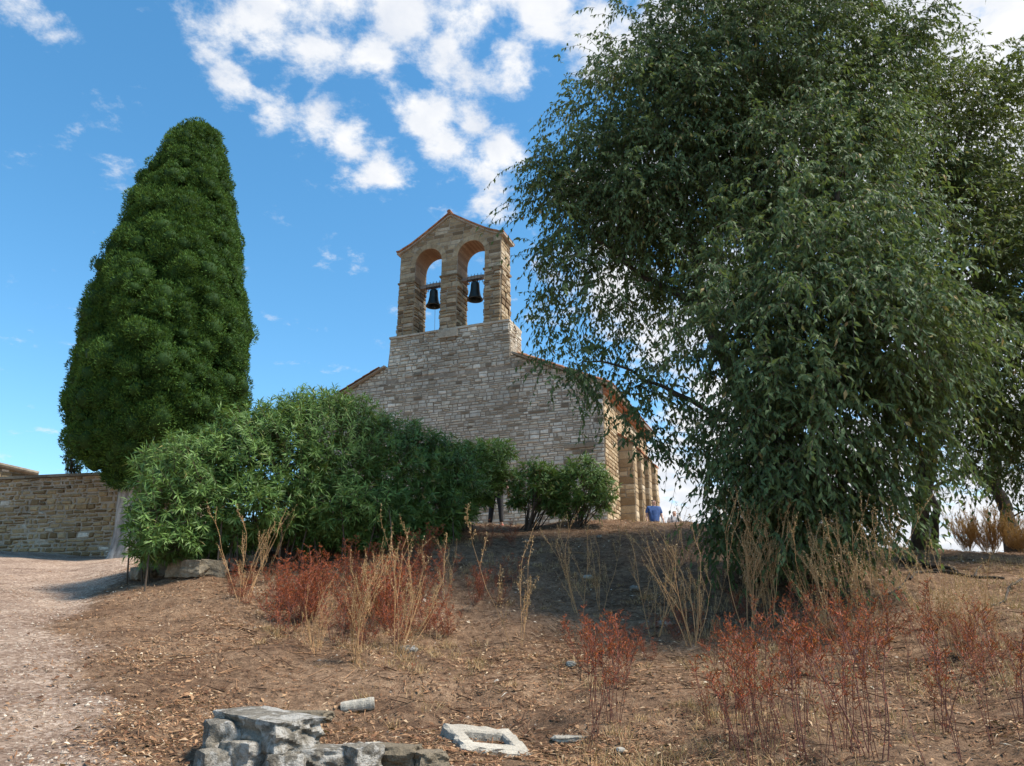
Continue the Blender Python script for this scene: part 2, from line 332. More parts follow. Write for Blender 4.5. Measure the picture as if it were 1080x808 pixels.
def scatter_polar(n, d0, d1, a0, a1, power=1.0):
    d = d0+(d1-d0)*RNG.random(n)**power; a = np.radians(a0+(a1-a0)*RNG.random(n)); return d*np.sin(a), d*np.cos(a)
def slope_n(x, y):
    e = .15; zx = (zf(x+e, y)-zf(x-e, y))/(2*e); zy = (zf(x, y+e)-zf(x, y-e))/(2*e)
    return unit(np.stack([-zx, -zy, np.ones_like(zx)], 1))
def build_litter():
    mb = MB(); n = 190000
    x, y = scatter_polar(n, 4.6, 20, -38, 42, 1.15)
    pm = pathmask(x, y); dens = .5+1.5*fbm(x*1.1+40, y*1.1, 3)+.5*fbm(x*5, y*5, 2)
    keep = RNG.random(n) < np.clip(dens, .2, 1)*(1-.86*pm); x = x[keep]; y = y[keep]; n = len(x)
    nn = slope_n(x, y); P = np.stack([x, y, zf(x, y)+.008+RNG.random(n)*.02], 1)
    D = rv(n); D = D-nn*(D*nn).sum(1, keepdims=True); D = unit(D)+nn*RNG.normal(0, .22, (n, 1))
    Nn = unit(nn+rv(n)*.45); kind = RNG.random(n)
    L = np.where(kind < .55, RNG.uniform(.018, .048, n)*(1+.8*(RNG.random(n) < .08)), RNG.uniform(.05, .13, n)); W = np.where(kind < .55, L*RNG.uniform(.35, .6, n), RNG.uniform(.004, .010, n))
    r = np.clip(RNG.beta(1.7, 1.5, n)+.10*fbm(x*.8, y*.8, 2), 0, 1)
    leaves(mb, P-D*L[:, None]*.4, D, Nn, L, W, r, True)
    x, y = scatter_polar(9000, 4.6, 19, -24, 42, 1.0); k = RNG.random(9000) < np.clip(.35+1.2*fbm(x*.6+70, y*.6, 3), .08, 1)*(1-.9*pathmask(x, y)); x = x[k]; y = y[k]; n = len(x)
    a = RNG.random(n)*math.pi; ln = RNG.uniform(.05, .28, n)*.5; P0 = np.stack([x-np.cos(a)*ln, y-np.sin(a)*ln], 1); P1 = np.stack([x+np.cos(a)*ln, y+np.sin(a)*ln], 1); rr = RNG.uniform(.002, .006, n)
    P0 = np.c_[P0, zf(P0[:, 0], P0[:, 1])+rr+RNG.random(n)*.02]; P1 = np.c_[P1, zf(P1[:, 0], P1[:, 1])+rr+RNG.random(n)*.02]; segs(mb, P0, P1, rr, rr*.6, 3, 0, np.tile(RNG.choice([.02, .15, .45, .7], n), 3))
    o = mb.build('fallen_leaves', M['litter']); tag(o, 'brown fallen leaves and dry straw strewn over the slope', 'leaf litter', kind='stuff')
    # gravel stones on the path and small stones on the slope
    mb = MB(); n = 42000
    x, y = scatter_polar(n, 4.6, 19, -39, 40, 1.3); pm = pathmask(x, y)
    keep = RNG.random(n) < (.05+.95*pm)*np.clip(.6+fbm(x*1.5, y*1.5, 2), .2, 1); x = x[keep]; y = y[keep]; n = len(x)
    s = RNG.uniform(.006, .017, n)*(1+.9*(RNG.random(n) < .05)); z = zf(x, y)
    oc = np.array([[1, 0, 0], [0, 1, 0], [-1, 0, 0], [0, -1, 0], [0, 0, 1.]])
    V = np.array([x, y, z]).T[:, None, :]+oc[None]*s[:, None, None]*RNG.uniform(.6, 1.3, (n, 5, 1))*np.array([1, 1, .7])
    b = np.arange(n)[:, None]*5
    mb.add(V, np.concatenate([b+[0, 1, 4], b+[1, 2, 4], b+[2, 3, 4], b+[3, 0, 4]]), 0, np.tile(RNG.random(n), 4))
    o = mb.build('gravel', M['pebble']); tag(o, 'pale loose gravel on the path and small stones on the slope', 'gravel', kind='stuff')
    # short dry tufts
    mb = MB(); n = 3600; x, y = scatter_polar(n, 5, 20, -18, 42, 1.0)
    dens = np.clip(-.1+2.2*fbm(x*.7+9, y*.7+4, 3)+.5*(x > 1.5)*(y < 12)+.6*(x > 6)*(y > 10), 0.04, 1); k = RNG.random(n) < dens; x = x[k]; y = y[k]
    for a, b_ in zip(x, y):
        m_ = RNG.integers(10, 26); h = RNG.uniform(.06, .2); base = np.array([a, b_, gz(a, b_)-.01])+np.c_[RNG.normal(0, .05, (m_, 2)), np.zeros(m_)]
        D = unit(RNG.normal(0, .5, (m_, 3))+[0, 0, 1.0]); leaves(mb, base, D, rv(m_), h*RNG.uniform(.5, 1.1, m_), .006, RNG.uniform(.2, 1, m_), True)
    o = mb.build('dry_grass', M['drybit']); tag(o, 'short straw coloured dry grass tufts on the slope', 'grass', kind='stuff')
build_litter()

# ------------------------------------------------------------------ masonry
def masonry(mb, O, X, Z, Nn, z0, z1, ext, hr, wr, dr, mat=0, gap=.012, jit=.012, bev=.012, rf=None):
    """courses of rough stones on the plane O + X*s + Z*z, raised along Nn; ext(z) -> list of (s0, s1)"""
    O, X, Z, Nn = (np.asarray(q, float) for q in (O, X, Z, Nn)); z = z0
    while z < z1-.03:
        h = min(random.uniform(*hr), z1-z)
        if z1-z-h < hr[0]*.5: h = z1-z
        for (s0, s1) in ext(z+h*.5):
            s = s0
            while s < s1-.02:
                w = random.uniform(*wr)*(1 if random.random() > .12 else 1.6)
                if s1-s-w < wr[0]*.7: w = s1-s
                subs = [(z, h)]
                if h > hr[0]*1.45 and random.random() < .25: f = random.uniform(.4, .6); subs = [(z, h*f), (z+h*f, h*(1-f))]
                for zz, hh in subs:
                    g = gap*random.uniform(.5, 1.6); dp = random.uniform(*dr); j = lambda: random.uniform(-jit, jit)
                    bx = [(s+g, zz+g*.8), (s+w-g, zz+g*.8), (s+w-g, zz+hh-g*.8), (s+g, zz+hh-g*.8)]
                    bx = [(a+j(), b+j()*.6) for a, b in bx]; cx = s+w/2; cz = zz+hh/2
                    V = [O+X*a+Z*b-Nn*.02 for a, b in bx]; e = bev*random.uniform(.6, 1.6)
                    V += [O+X*(a-math.copysign(e, a-cx))+Z*(b-math.copysign(e*.8, b-cz))+Nn*(dp*random.uniform(.65, 1.1)) for a, b in bx]
                    V.append(O+X*(cx+j()*2)+Z*(cz+j())+Nn*(dp+random.uniform(0, .012)))
                    r = random.random() if rf is None else rf(cx, cz)
                    mb.add(V, [[0, 1, 5, 4], [1, 2, 6, 5], [2, 3, 7, 6], [3, 0, 4, 7]], mat, r)
                    mb.add(np.array(V)[4:], [[0, 1, 4], [1, 2, 4], [2, 3, 4], [3, 0, 4]], mat, r)
                s += w
        z += h
CO = np.array([3.295, 26.294, 4.0])                       # front right corner of the chapel at ground
DX = np.array([-.93169, .36325, 0]); NX = np.array([-.36325, -.93169, 0]); BK = -NX; UP = np.array([0, 0, 1.])
def fp(s, z, t=0): return CO*[1, 1, 0]+DX*s+BK*t+UP*z
ZE = 10.36; SL = .46; CM = 6.5; LEN = 7.7
def gable(s): return ZE+SL*(CM-abs(s-CM))
chapel = empty('chapel', fp(CM, 4.2, 3.8), 'grey stone chapel with gabled facade and twin-arched open belfry on the hilltop', 'chapel')
# facade
mb = MB(); t0 = .35
def prism(mb, poly, ta, tb, mat=1):
    n = len(poly); V = [fp(s, z, ta) for s, z in poly]+[fp(s, z, tb) for s, z in poly]
    mb.add(V, [[i, (i+1) % n, n+(i+1) % n, n+i] for i in range(n)], mat, .5)
    mb.add(V[:n]+[np.mean(V[:n], 0)], [[i, (i+1) % n, n] for i in range(n)], mat, .5)
    mb.add(V[n:]+[np.mean(V[n:], 0)], [[i, (i+1) % n, n] for i in range(n)], mat, .5)
prism(mb, [(0, 3.5), (13, 3.5), (13, ZE), (CM, gable(CM)), (0, ZE)], 0, .7)
def fext(z):
    if z < ZE: return [(0, 13)]
    k = (z-ZE)/SL
    return [(k, 13-k)] if 13-2*k > .3 else []
def frf(s, z):
    p = float(fbm(np.array([s*.5]), np.array([z*.9+7]), 3)[0]); q = random.random()
    if q < .06: return random.uniform(0, .1)
    if q > .94: return random.uniform(.9, 1)
    return min(.97, max(.03, .58+p*.45+random.uniform(-.33, .33)))
masonry(mb, fp(0, 0), DX, UP, NX, 3.8, gable(CM), fext, (.08, .18), (.12, .42), (.004, .030), 0, rf=frf)
facade = mb.build('facade_wall', [M['facade'], M['mortar']], chapel)
# long recessed dark slab low on the right of the facade
mb = MB(); hexa(mb, fp(.35, 8.05), DX*1.15, NX*.06, UP*.16, 0, .1); 
mb.build('corbel_stone', [M['facade']], chapel)
# side wall right
mb = MB()
V = [fp(0, 3.5, .7), fp(0, 3.5, LEN), fp(0, ZE, LEN), fp(0, ZE, .7), fp(.7, 3.5, .7), fp(.7, 3.5, LEN), fp(.7, ZE, LEN), fp(.7, ZE, .7)]
mb.add(V, [[0, 1, 2, 3], [4, 7, 6, 5], [1, 5, 6, 2], [3, 2, 6, 7]], 1)
masonry(mb, fp(0, 0, 0), BK, UP, -DX, 3.8, ZE-.05, lambda z: [(0, LEN)], (.13, .22), (.25, .5), (.02, .05), 0)
mb.build('side_wall', [M['ochre'], M['mortar']], chapel)
mb = MB()
V = [fp(13, 3.5, .7), fp(13, 3.5, LEN), fp(13, ZE, LEN), fp(13, ZE, .7), fp(12.3, 3.5, .7), fp(12.3, 3.5, LEN), fp(12.3, ZE, LEN), fp(12.3, ZE, .7)]
mb.add(V, [[0, 1, 2, 3], [4, 7, 6, 5], [1, 5, 6, 2], [3, 2, 6, 7]], 1)
masonry(mb, fp(13, 0, 0), BK, UP, DX, 3.8, ZE-.05, lambda z: [(0, LEN)], (.13, .22), (.25, .5), (.02, .05), 0)
mb.build('side_wall', [M['facade'], M['mortar']], chapel)
mb = MB(); prism(mb, [(.7, 3.5), (12.3, 3.5), (12.3, ZE+.3), (CM, gable(CM)-.02), (.7, ZE+.3)], LEN-.7, LEN-.01)
mb.build('rear_wall', [M['facade'], M['mortar']], chapel)
# pilasters / buttresses
for k, t in enumerate((1.93, 3.25, 4.7, 6.2)):
    mb = MB(); w = .6; zt = 8.5; th = .5
    O = fp(0, 3.8, t)
    V = [fp(-w, 3.6, t), fp(0, 3.6, t), fp(0, 3.6, t+th), fp(-w, 3.6, t+th), fp(-w, zt, t), fp(0, zt+.45, t), fp(0, zt+.45, t+th), fp(-w, zt, t+th)]
    mb.add(V, [[0, 1, 5, 4], [1, 2, 6, 5], [2, 3, 7, 6], [3, 0, 4, 7], [4, 5, 6, 7]], 1)
    masonry(mb, fp(-w, 0, t), DX, UP, NX, 3.8, zt, lambda z: [(0, w)], (.2, .34), (.25, .6), (.01, .03), 0, .01)
    masonry(mb, fp(-w, 0, t), BK, UP, -DX, 3.8, zt, lambda z: [(0, th)], (.2, .34), (.3, .6), (.01, .03), 0, .01)
    hexa(mb, fp(-w-.06, zt-.02, t-.05), DX*(w+.06)+UP*.48, BK*(th+.1), UP*.08, 2, .5)
    mb.build('buttress', [M['ochre'], M['mortar'], M['tile']], chapel)
BS0, BS1 = 3.66, 8.96
# nave roof: two pitched planes with barrel tiles, verge slabs
mb = MB(); nlen = (CM+.35)/math.cos(math.atan(SL))
for sg in (1, -1):
    s_e = CM-sg*(CM+.35); ze = ZE-.35*SL+.03
    dirv = (fp(CM, gable(CM)+.03)-fp(s_e, ze)); L_ = np.linalg.norm(dirv); dv = dirv/L_; up = unit(np.cross(dv, BK)); up = up*(1 if up[2] > 0 else -1)
    sb = BS0-.14 if sg > 0 else BS1+.16; frac = abs((sb-s_e)/(CM-s_e)); d1 = dirv*frac
    hexa(mb, fp(s_e, ze, -.16), d1, BK*(LEN+.4), up*.07, 1, .5)
    hexa(mb, fp(s_e, ze, 1.3)+d1, dirv-d1, BK*(LEN-1.06), up*.07, 1, .5)
    ncol = int((LEN+.3)/.24)
    for c in range(ncol+1):                                   # cover tiles running up the slope
        for q in range(int(L_/.4)):
            if c*.24 < 1.5 and (q+1)*.4 > L_*frac: continue
            p0 = fp(s_e, ze, -.14+c*.24)+dv*(q*.4)+up*.07; k = 5; ang = np.linspace(0, math.pi, k)
            r0, r1 = .10, .085
            V = [p0+BK*(r0*math.cos(a))+up*(r0*math.sin(a)*.8+.012) for a in ang]+[p0+dv*.43+BK*(r1*math.cos(a))+up*(r1*math.sin(a)*.8) for a in ang]
            mb.add(V, [[i, i+1, k+i+1, k+i] for i in range(k-1)], 0, random.random())
            mb.add(V[:k], [[0, 1, 2, 3], ], 0, .2)
for c in range(4, int(LEN/.4)+1):
    p0 = fp(CM, gable(CM)+.12, -.16+c*.4); k = 7; ang = np.linspace(0, math.pi, k)
    V = [p0+DX*(.14*math.cos(a))+UP*(.12*math.sin(a)+.01) for a in ang]+[p0+BK*.42+DX*(.12*math.cos(a))+UP*(.1*math.sin(a)) for a in ang]
    mb.add(V, [[i, i+1, k+i+1, k+i] for i in range(k-1)], 0, random.random())
mb.build('nave_roof', [M['tile'], M['verge']], chapel)
# eave cornice along the right side
mb = MB(); hexa(mb, fp(-.26, ZE-.26, .0), DX*.24, BK*LEN, UP*.10, 0, .5); hexa(mb, fp(-.14, ZE-.37, .0), DX*.12, BK*LEN, UP*.10, 0, .7)
mb.build('cornice', [M['tile']], chapel)

# belfry ------------------------------------------------------------
BL, BR = 8.70, 4.02; TH = 1.0; ZS = 13.50; SPR = 16.72; RA = .62
OPS = [(5.36, RA), (7.34, RA)]
def btop(s):
    x = min(1, abs(s-6.36)/2.34); return 17.30+1.42*(1-x)**1.12-.0+.05*max(0, (x-.8)/.2)
mb = MB()
# lower base block, battered
BS0, BS1 = 3.66, 8.96
V = []
for t, off in ((-.02, 0), (1.25, 0)):
    V += [fp(BS0-.12, 11.4, t), fp(BS1+.14, 11.4, t), fp(BS1, ZS-.08, t), fp(BS0, ZS-.08, t)]
mb.add(V, [[0, 1, 2, 3], [4, 7, 6, 5], [0, 3, 7, 4], [1, 5, 6, 2], [3, 2, 6, 7]], 1)
Oa = fp(0, 0, -.02)
masonry(mb, Oa, DX, UP, NX, 11.6, ZS-.1, lambda z: [(BS0-.1*(ZS-z)/2, BS1+.1*(ZS-z)/2)], (.09, .19), (.14, .42), (.012, .045), 0, rf=frf)
masonry(mb, fp(BS0-.02, 0, -.02), BK, UP, -DX, 12.0, ZS-.1, lambda z: [(0, 1.25)], (.08, .16), (.12, .35), (.02, .06), 0, rf=frf)
masonry(mb, fp(BS1+.02, 0, -.02), BK, UP, DX, 12.0, ZS-.1, lambda z: [(0, 1.25)], (.08, .16), (.12, .35), (.02, .06), 0, rf=frf)
# projecting ledge slabs and the corbel under the middle pier
s = BS0-.05
while s < BS1:
    w = random.uniform(.35, .75); w = min(w, BS1+.06-s); hexa(mb, fp(s+.004, ZS-.095+random.uniform(-.008, .004), -.09), DX*(w-.008), BK*1.4, UP*.085, 0, random.uniform(.2, .5)); s += w
hexa(mb, fp(5.85, ZS-.42, -.14), DX*.85, BK*.2, UP*.30, 0, .3); hexa(mb, fp(5.95, ZS-.56, -.10), DX*.35, BK*.2, UP*.13, 0, .05); hexa(mb, fp(6.35, ZS-.52, -.09), DX*.3, BK*.2, UP*.10, 0, .05)
mb.build('belfry_base', [M['facade'], M['mortar']], chapel)
mb = MB()
def arch_z(s):                                              # underside of the masonry above, None where solid
    for c, r in OPS:
        if abs(s-c) < r-1e-6: return SPR+math.sqrt(r*r-(s-c)**2)
    return None
ss = sorted(set([BR, BL]+[c+sg*r for c, r in OPS for sg in (1, -1)]+list(np.arange(BR, BL, .08))+[c+r*math.cos(a) for c, r in OPS for a in np.linspace(0, math.pi, 17)]))
for a, b in zip(ss[:-1], ss[1:]):
    if b-a < 1e-5: continue
    m_ = (a+b)/2; z_ = arch_z(m_)
    if z_ is None: za = zb = ZS-.02
    else:
        za = arch_z(a) or SPR; zb = arch_z(b) or SPR
    V = [fp(a, za, 0), fp(b, zb, 0), fp(b, btop(b), 0), fp(a, btop(a), 0), fp(a, za, TH), fp(b, zb, TH), fp(b, btop(b), TH), fp(a, btop(a), TH)]
    mb.add(V, [[0, 1, 2, 3], [4, 7, 6, 5], [3, 2, 6, 7]], 1)
    if z_ is not None: mb.add(V, [[0, 4, 5, 1]], 2, .5+.3*math.sin(a*40))
for s_, in [(BR,), (BL,)]: mb.add([fp(s_, ZS-.02, 0), fp(s_, ZS-.02, TH), fp(s_, btop(s_), TH), fp(s_, btop(s_), 0)], [[0, 1, 2, 3]], 1)
for c, r in OPS:
    for sg in (1, -1): mb.add([fp(c+sg*r, ZS-.02, 0), fp(c+sg*r, ZS-.02, TH), fp(c+sg*r, SPR, TH), fp(c+sg*r, SPR, 0)], [[0, 1, 2, 3]], 1)
ZI = 15.92
piers = [(BR, OPS[0][0]-RA), (OPS[0][0]+RA, OPS[1][0]-RA), (OPS[1][0]+RA, BL)]
for t, n in ((0, NX), (TH, BK)):
    O = fp(0, 0, t)
    masonry(mb, O, DX, UP, n, ZS, ZI, lambda z: [(a+.0, b-.0) for a, b in piers], (.13, .26), (.22, .5), (.02, .07), 0, .012, .016, .018)
    def uext(z):
        iv = []; x = BR
        pr = np.linspace(BR, BL, 160); ok = [btop(q)-.06 > z and not any((abs(q-c) < r+.24 and z > SPR-.02 and (q-c)**2+(z-SPR)**2 < (r+.24)**2) or (abs(q-c) < r and z < SPR) for c, r in OPS) for q in pr]
        st = None
        for q, o_ in zip(pr, ok):
            if o_ and st is None: st = q
            if not o_ and st is not None:
                if q-st > .08: iv.append((st, q))
                st = None
        if st is not None: iv.append((st, BL))
        return iv
    masonry(mb, O, DX, UP, n, ZI, 18.7, uext, (.14, .24), (.24, .6), (.006, .02), 0, .007, .006, .008)
    for c, r in OPS:                                        # smooth arch ring of fitted stones
        na = 9
        for q in range(na):
            a0 = math.pi*q/na+.008; a1 = math.pi*(q+1)/na-.008; am = (a0+a1)/2
            pts = [(r, a0), (r, am), (r, a1), (r+.23, a1), (r+.235, am), (r+.23, a0)]
            V = [O+DX*(c+rr_*math.cos(a))+UP*(SPR+rr_*math.sin(a))-n*.01 for rr_, a in pts]+[O+DX*(c+rr_*math.cos(a))+UP*(SPR+rr_*math.sin(a))+n*.022 for rr_, a in pts]
            rd = random.uniform(.35, .75)
            mb.add(V, [[i, (i+1) % 6, 6+(i+1) % 6, 6+i] for i in range(6)], 0, rd); mb.add(V, [[6, 7, 10, 11], [7, 8, 9, 10]], 0, rd)
for s_, n in ((BR, -DX), (BL, DX), (OPS[0][0]+RA, -DX), (OPS[1][0]+RA, -DX), (OPS[0][0]-RA, DX), (OPS[1][0]-RA, DX)):
    outer = s_ in (BR, BL)
    masonry(mb, fp(s_, 0, 0), BK, UP, n, ZS, ZI, lambda z: [(0, TH)], (.13, .25), (.25, .5), (.03, .08), 0, .012, .016, .018)
    if outer: masonry(mb, fp(s_, 0, 0), BK, UP, n, ZI, btop(s_)-.05, lambda z: [(0, TH)], (.12, .2), (.25, .5), (.008, .03), 0, .009, .01)
    else: masonry(mb, fp(s_, 0, 0), BK, UP, n, ZI, SPR, lambda z: [(0, TH)], (.2, .3), (.3, .6), (.004, .01), 2, .006, .004, .004)
# imposts
for a, b in piers: hexa(mb, fp(a-.06, ZI-.05, -.06), DX*(b-a+.12), BK*(TH+.12), UP*.07, 0, .12)
belf = mb.build('belfry', [M['belfry'], M['mortar'], M['archlining']], chapel)
# belfry roof following the curved gable
mb = MB(); pr = np.linspace(BR-.16, BL+.16, 34)
for zo0, zo1, ov, mt in ((-.005, .075, .10, 1), (.078, .135, .17, 0)):
    for a, b in zip(pr[:-1], pr[1:]):
        f = lambda s_: btop(min(BL, max(BR, s_)))-(.0 if BR <= s_ <= BL else .03)
        V = [fp(a, f(a)+zo0, -ov), fp(b, f(b)+zo0, -ov), fp(b, f(b)+zo1, -ov), fp(a, f(a)+zo1, -ov), fp(a, f(a)+zo0, TH+ov), fp(b, f(b)+zo0, TH+ov), fp(b, f(b)+zo1, TH+ov), fp(a, f(a)+zo1, TH+ov)]
        mb.add(V, [[0, 1, 2, 3], [4, 7, 6, 5], [3, 2, 6, 7], [0, 4, 5, 1], [0, 3, 7, 4], [1, 5, 6, 2]], mt, random.random())
polytube(mb, [fp(6.36, btop(6.36)+.14, -.2), fp(6.36, btop(6.36)+.14, TH+.2)], [.09, .09], 8, 0, .3)
rf_ = mb.build('roof', [M['tile'], M['verge']], belf)
rf_.location = belf.location; rf_.location = (0, 0, 0); rf_.data.transform(__import__('mathutils').Matrix.Translation(-Vector(chapel.location)))
# bells
def bell(s, zb, R_, H_, label):
    c = fp(s, zb, .5); e = empty('bell', c, label, 'bell', 'bells in the belfry')
    e.location = [float(q) for q in c]
    mb = MB(); pr = [(0, H_), (R_*.38, H_), (R_*.50, H_*.95), (R_*.54, H_*.86), (R_*.57, H_*.6), (R_*.66, H_*.35), (R_*.80, H_*.15), (R_, 0.02), (R_*1.0, 0), (R_*.9, 0), (R_*.72, H_*.15), (R_*.5, H_*.6), (R_*.42, H_*.86), (0, H_*.9)]
    lathe(mb, c, pr, 30); mb.build('bell_body', M['bronze'], e, True)
    mb = MB(); polytube(mb, [c+UP*H_*.85, c+UP*.05], [.018, .022], 8); lathe(mb, c+UP*-.03, [(0, .08), (.05, .06), (.06, .02), (.045, -.03), (.02, -.07), (0, -.08)], 12); mb.build('clapper', M['iron'], e, True)
    zt = zb+H_
    mb = MB(); Ob = fp(s-.66, zt+.10, .40)
    nseg = 10
    for i in range(nseg):
        a = i/nseg; b = (i+1)/nseg; ha = .11+.07*math.sin(math.pi*a); hb = .11+.07*math.sin(math.pi*b); w = 1.32
        V = [Ob+DX*w*a, Ob+DX*w*b, Ob+DX*w*b+BK*.18, Ob+DX*w*a+BK*.18, Ob+DX*w*a+UP*ha, Ob+DX*w*b+UP*hb, Ob+DX*w*b+BK*.18+UP*hb, Ob+DX*w*a+BK*.18+UP*ha]
        mb.add(V, [[0, 3, 2, 1], [4, 5, 6, 7], [0, 1, 5, 4], [2, 3, 7, 6], [0, 4, 7, 3], [1, 2, 6, 5]])
    mb.build('headstock', M['wood'], e)
    mb = MB()
    for i in range(5):
        for tt in (.41, .57):
            p = fp(s-.3+i*.15, zt-.02, tt); polytube(mb, [p, p+UP*.37], [.013, .013], 6)
    for i in (-1, 1): p = fp(s+i*.1, zt-.03, .49); polytube(mb, [p, p+UP*.16], [.03, .03], 6)
    hexa(mb, fp(s-.34, zt+.08, .385), DX*.68, BK*.02, UP*.035)
    polytube(mb, [fp(s-.45, zt+.1, .39), fp(s-.62, zt-.15, .39)], [.015, .015], 6)
    mb.build('strap_bolts', M['iron'], e); return e
b1 = bell(7.30, 14.86, .33, .76, 'dark bronze bell hanging in the left arch with rope below')
bell(5.38, 14.84, .34, .80, 'dark bronze bell hanging in the right arch nearest the big tree')
mb = MB(); polytube(mb, [fp(7.22, 14.8, .5), fp(7.2, ZS+.0, .5)], [.008, .008], 5); mb.build('rope', M['rope'], b1)

# ------------------------------------------------------------------ boundary wall and outbuilding at left
WA = np.array([-27.0, 26.4, 0]); WB = np.array([-9.3, 22.75, 0]); wx = unit(WB-WA); wn = np.array([wx[1], -wx[0], 0]); wlen = np.linalg.norm(WB-WA)
wall = empty('boundary_wall', (WA+WB)/2+[0, 0, 3.9], 'long brown rubble stone boundary wall with flat coping behind the gravel path', 'wall')
mb = MB(); hexa(mb, WA+UP*3.0, wx*wlen, -wn*.55, UP*3.4, 1)
masonry(mb, WA, wx, UP, wn, 3.4, 6.4, lambda z: [(0, wlen)], (.09, .22), (.12, .42), (.01, .06), 0, .013, .034, .03,
        rf=lambda s, z: (random.uniform(.955, 1) if random.random() < (.22 if z < 5.0 and math.sin(s*1.7+z*2) > .2 else .03) else random.uniform(0, .93)))
mb.build('masonry', [M['boundary'], M['mortar']], wall)
mb = MB(); s = 0
while s < wlen:
    w = random.uniform(.5, .95); hexa(mb, WA+wx*(s+.005)+UP*(6.4+random.uniform(0, .008))+wn*.10, wx*(w-.01), -wn*.75, UP*.085, 0, random.random()); s += w
mb.build('coping', [M['rockb']], wall)
pz = at(20, 494, 36)
ob = empty('outbuilding', (pz[0]-3, pz[1]+2, 4.2), 'stone outbuilding with sloping tiled roof showing above the boundary wall', 'building')
q0 = at(-90, 470, 36); q1 = at(37, 499, 36); hx = unit((q1-q0)*[1, 1, 0]); hl = np.linalg.norm((q1-q0)[:2]); hn = np.array([hx[1], -hx[0], 0])
mb = MB(); base = np.array([q0[0], q0[1], 3.5])
V = [base, base+hx*hl, q1-[0, 0, .1], q0-[0, 0, .1]]; V += [v-hn*5 for v in V]
mb.add(V, [[0, 1, 2, 3], [4, 7, 6, 5], [1, 5, 6, 2], [0, 3, 7, 4], [3, 2, 6, 7]], 1)
sl_ = (q1[2]-q0[2])/hl
def oext(z):
    x = min(hl, (z-q0[2]+.12)/sl_) if z > q1[2]-.1 else hl
    return [(0, x)] if x > .2 else []
masonry(mb, base*[1, 1, 0], hx, UP, hn, 3.8, q0[2]-.15, oext, (.12, .25), (.2, .5), (.02, .05), 0)
mb.build('wall', [M['boundary'], M['mortar']], ob)
mb = MB(); hexa(mb, q0-[0, 0, .10]+hn*.15, (q1-q0)*1.03, -hn*5.3, UP*.09, 1, .4)
for k_ in range(20):
    p = q0-[0, 0, .01]+hn*.13-hn*k_*.25; polytube(mb, [p, p+(q1-q0)*1.03], [.09, .09], 8, 0, random.random())
mb.build('roof', [M['rockb'], M['verge']], ob)

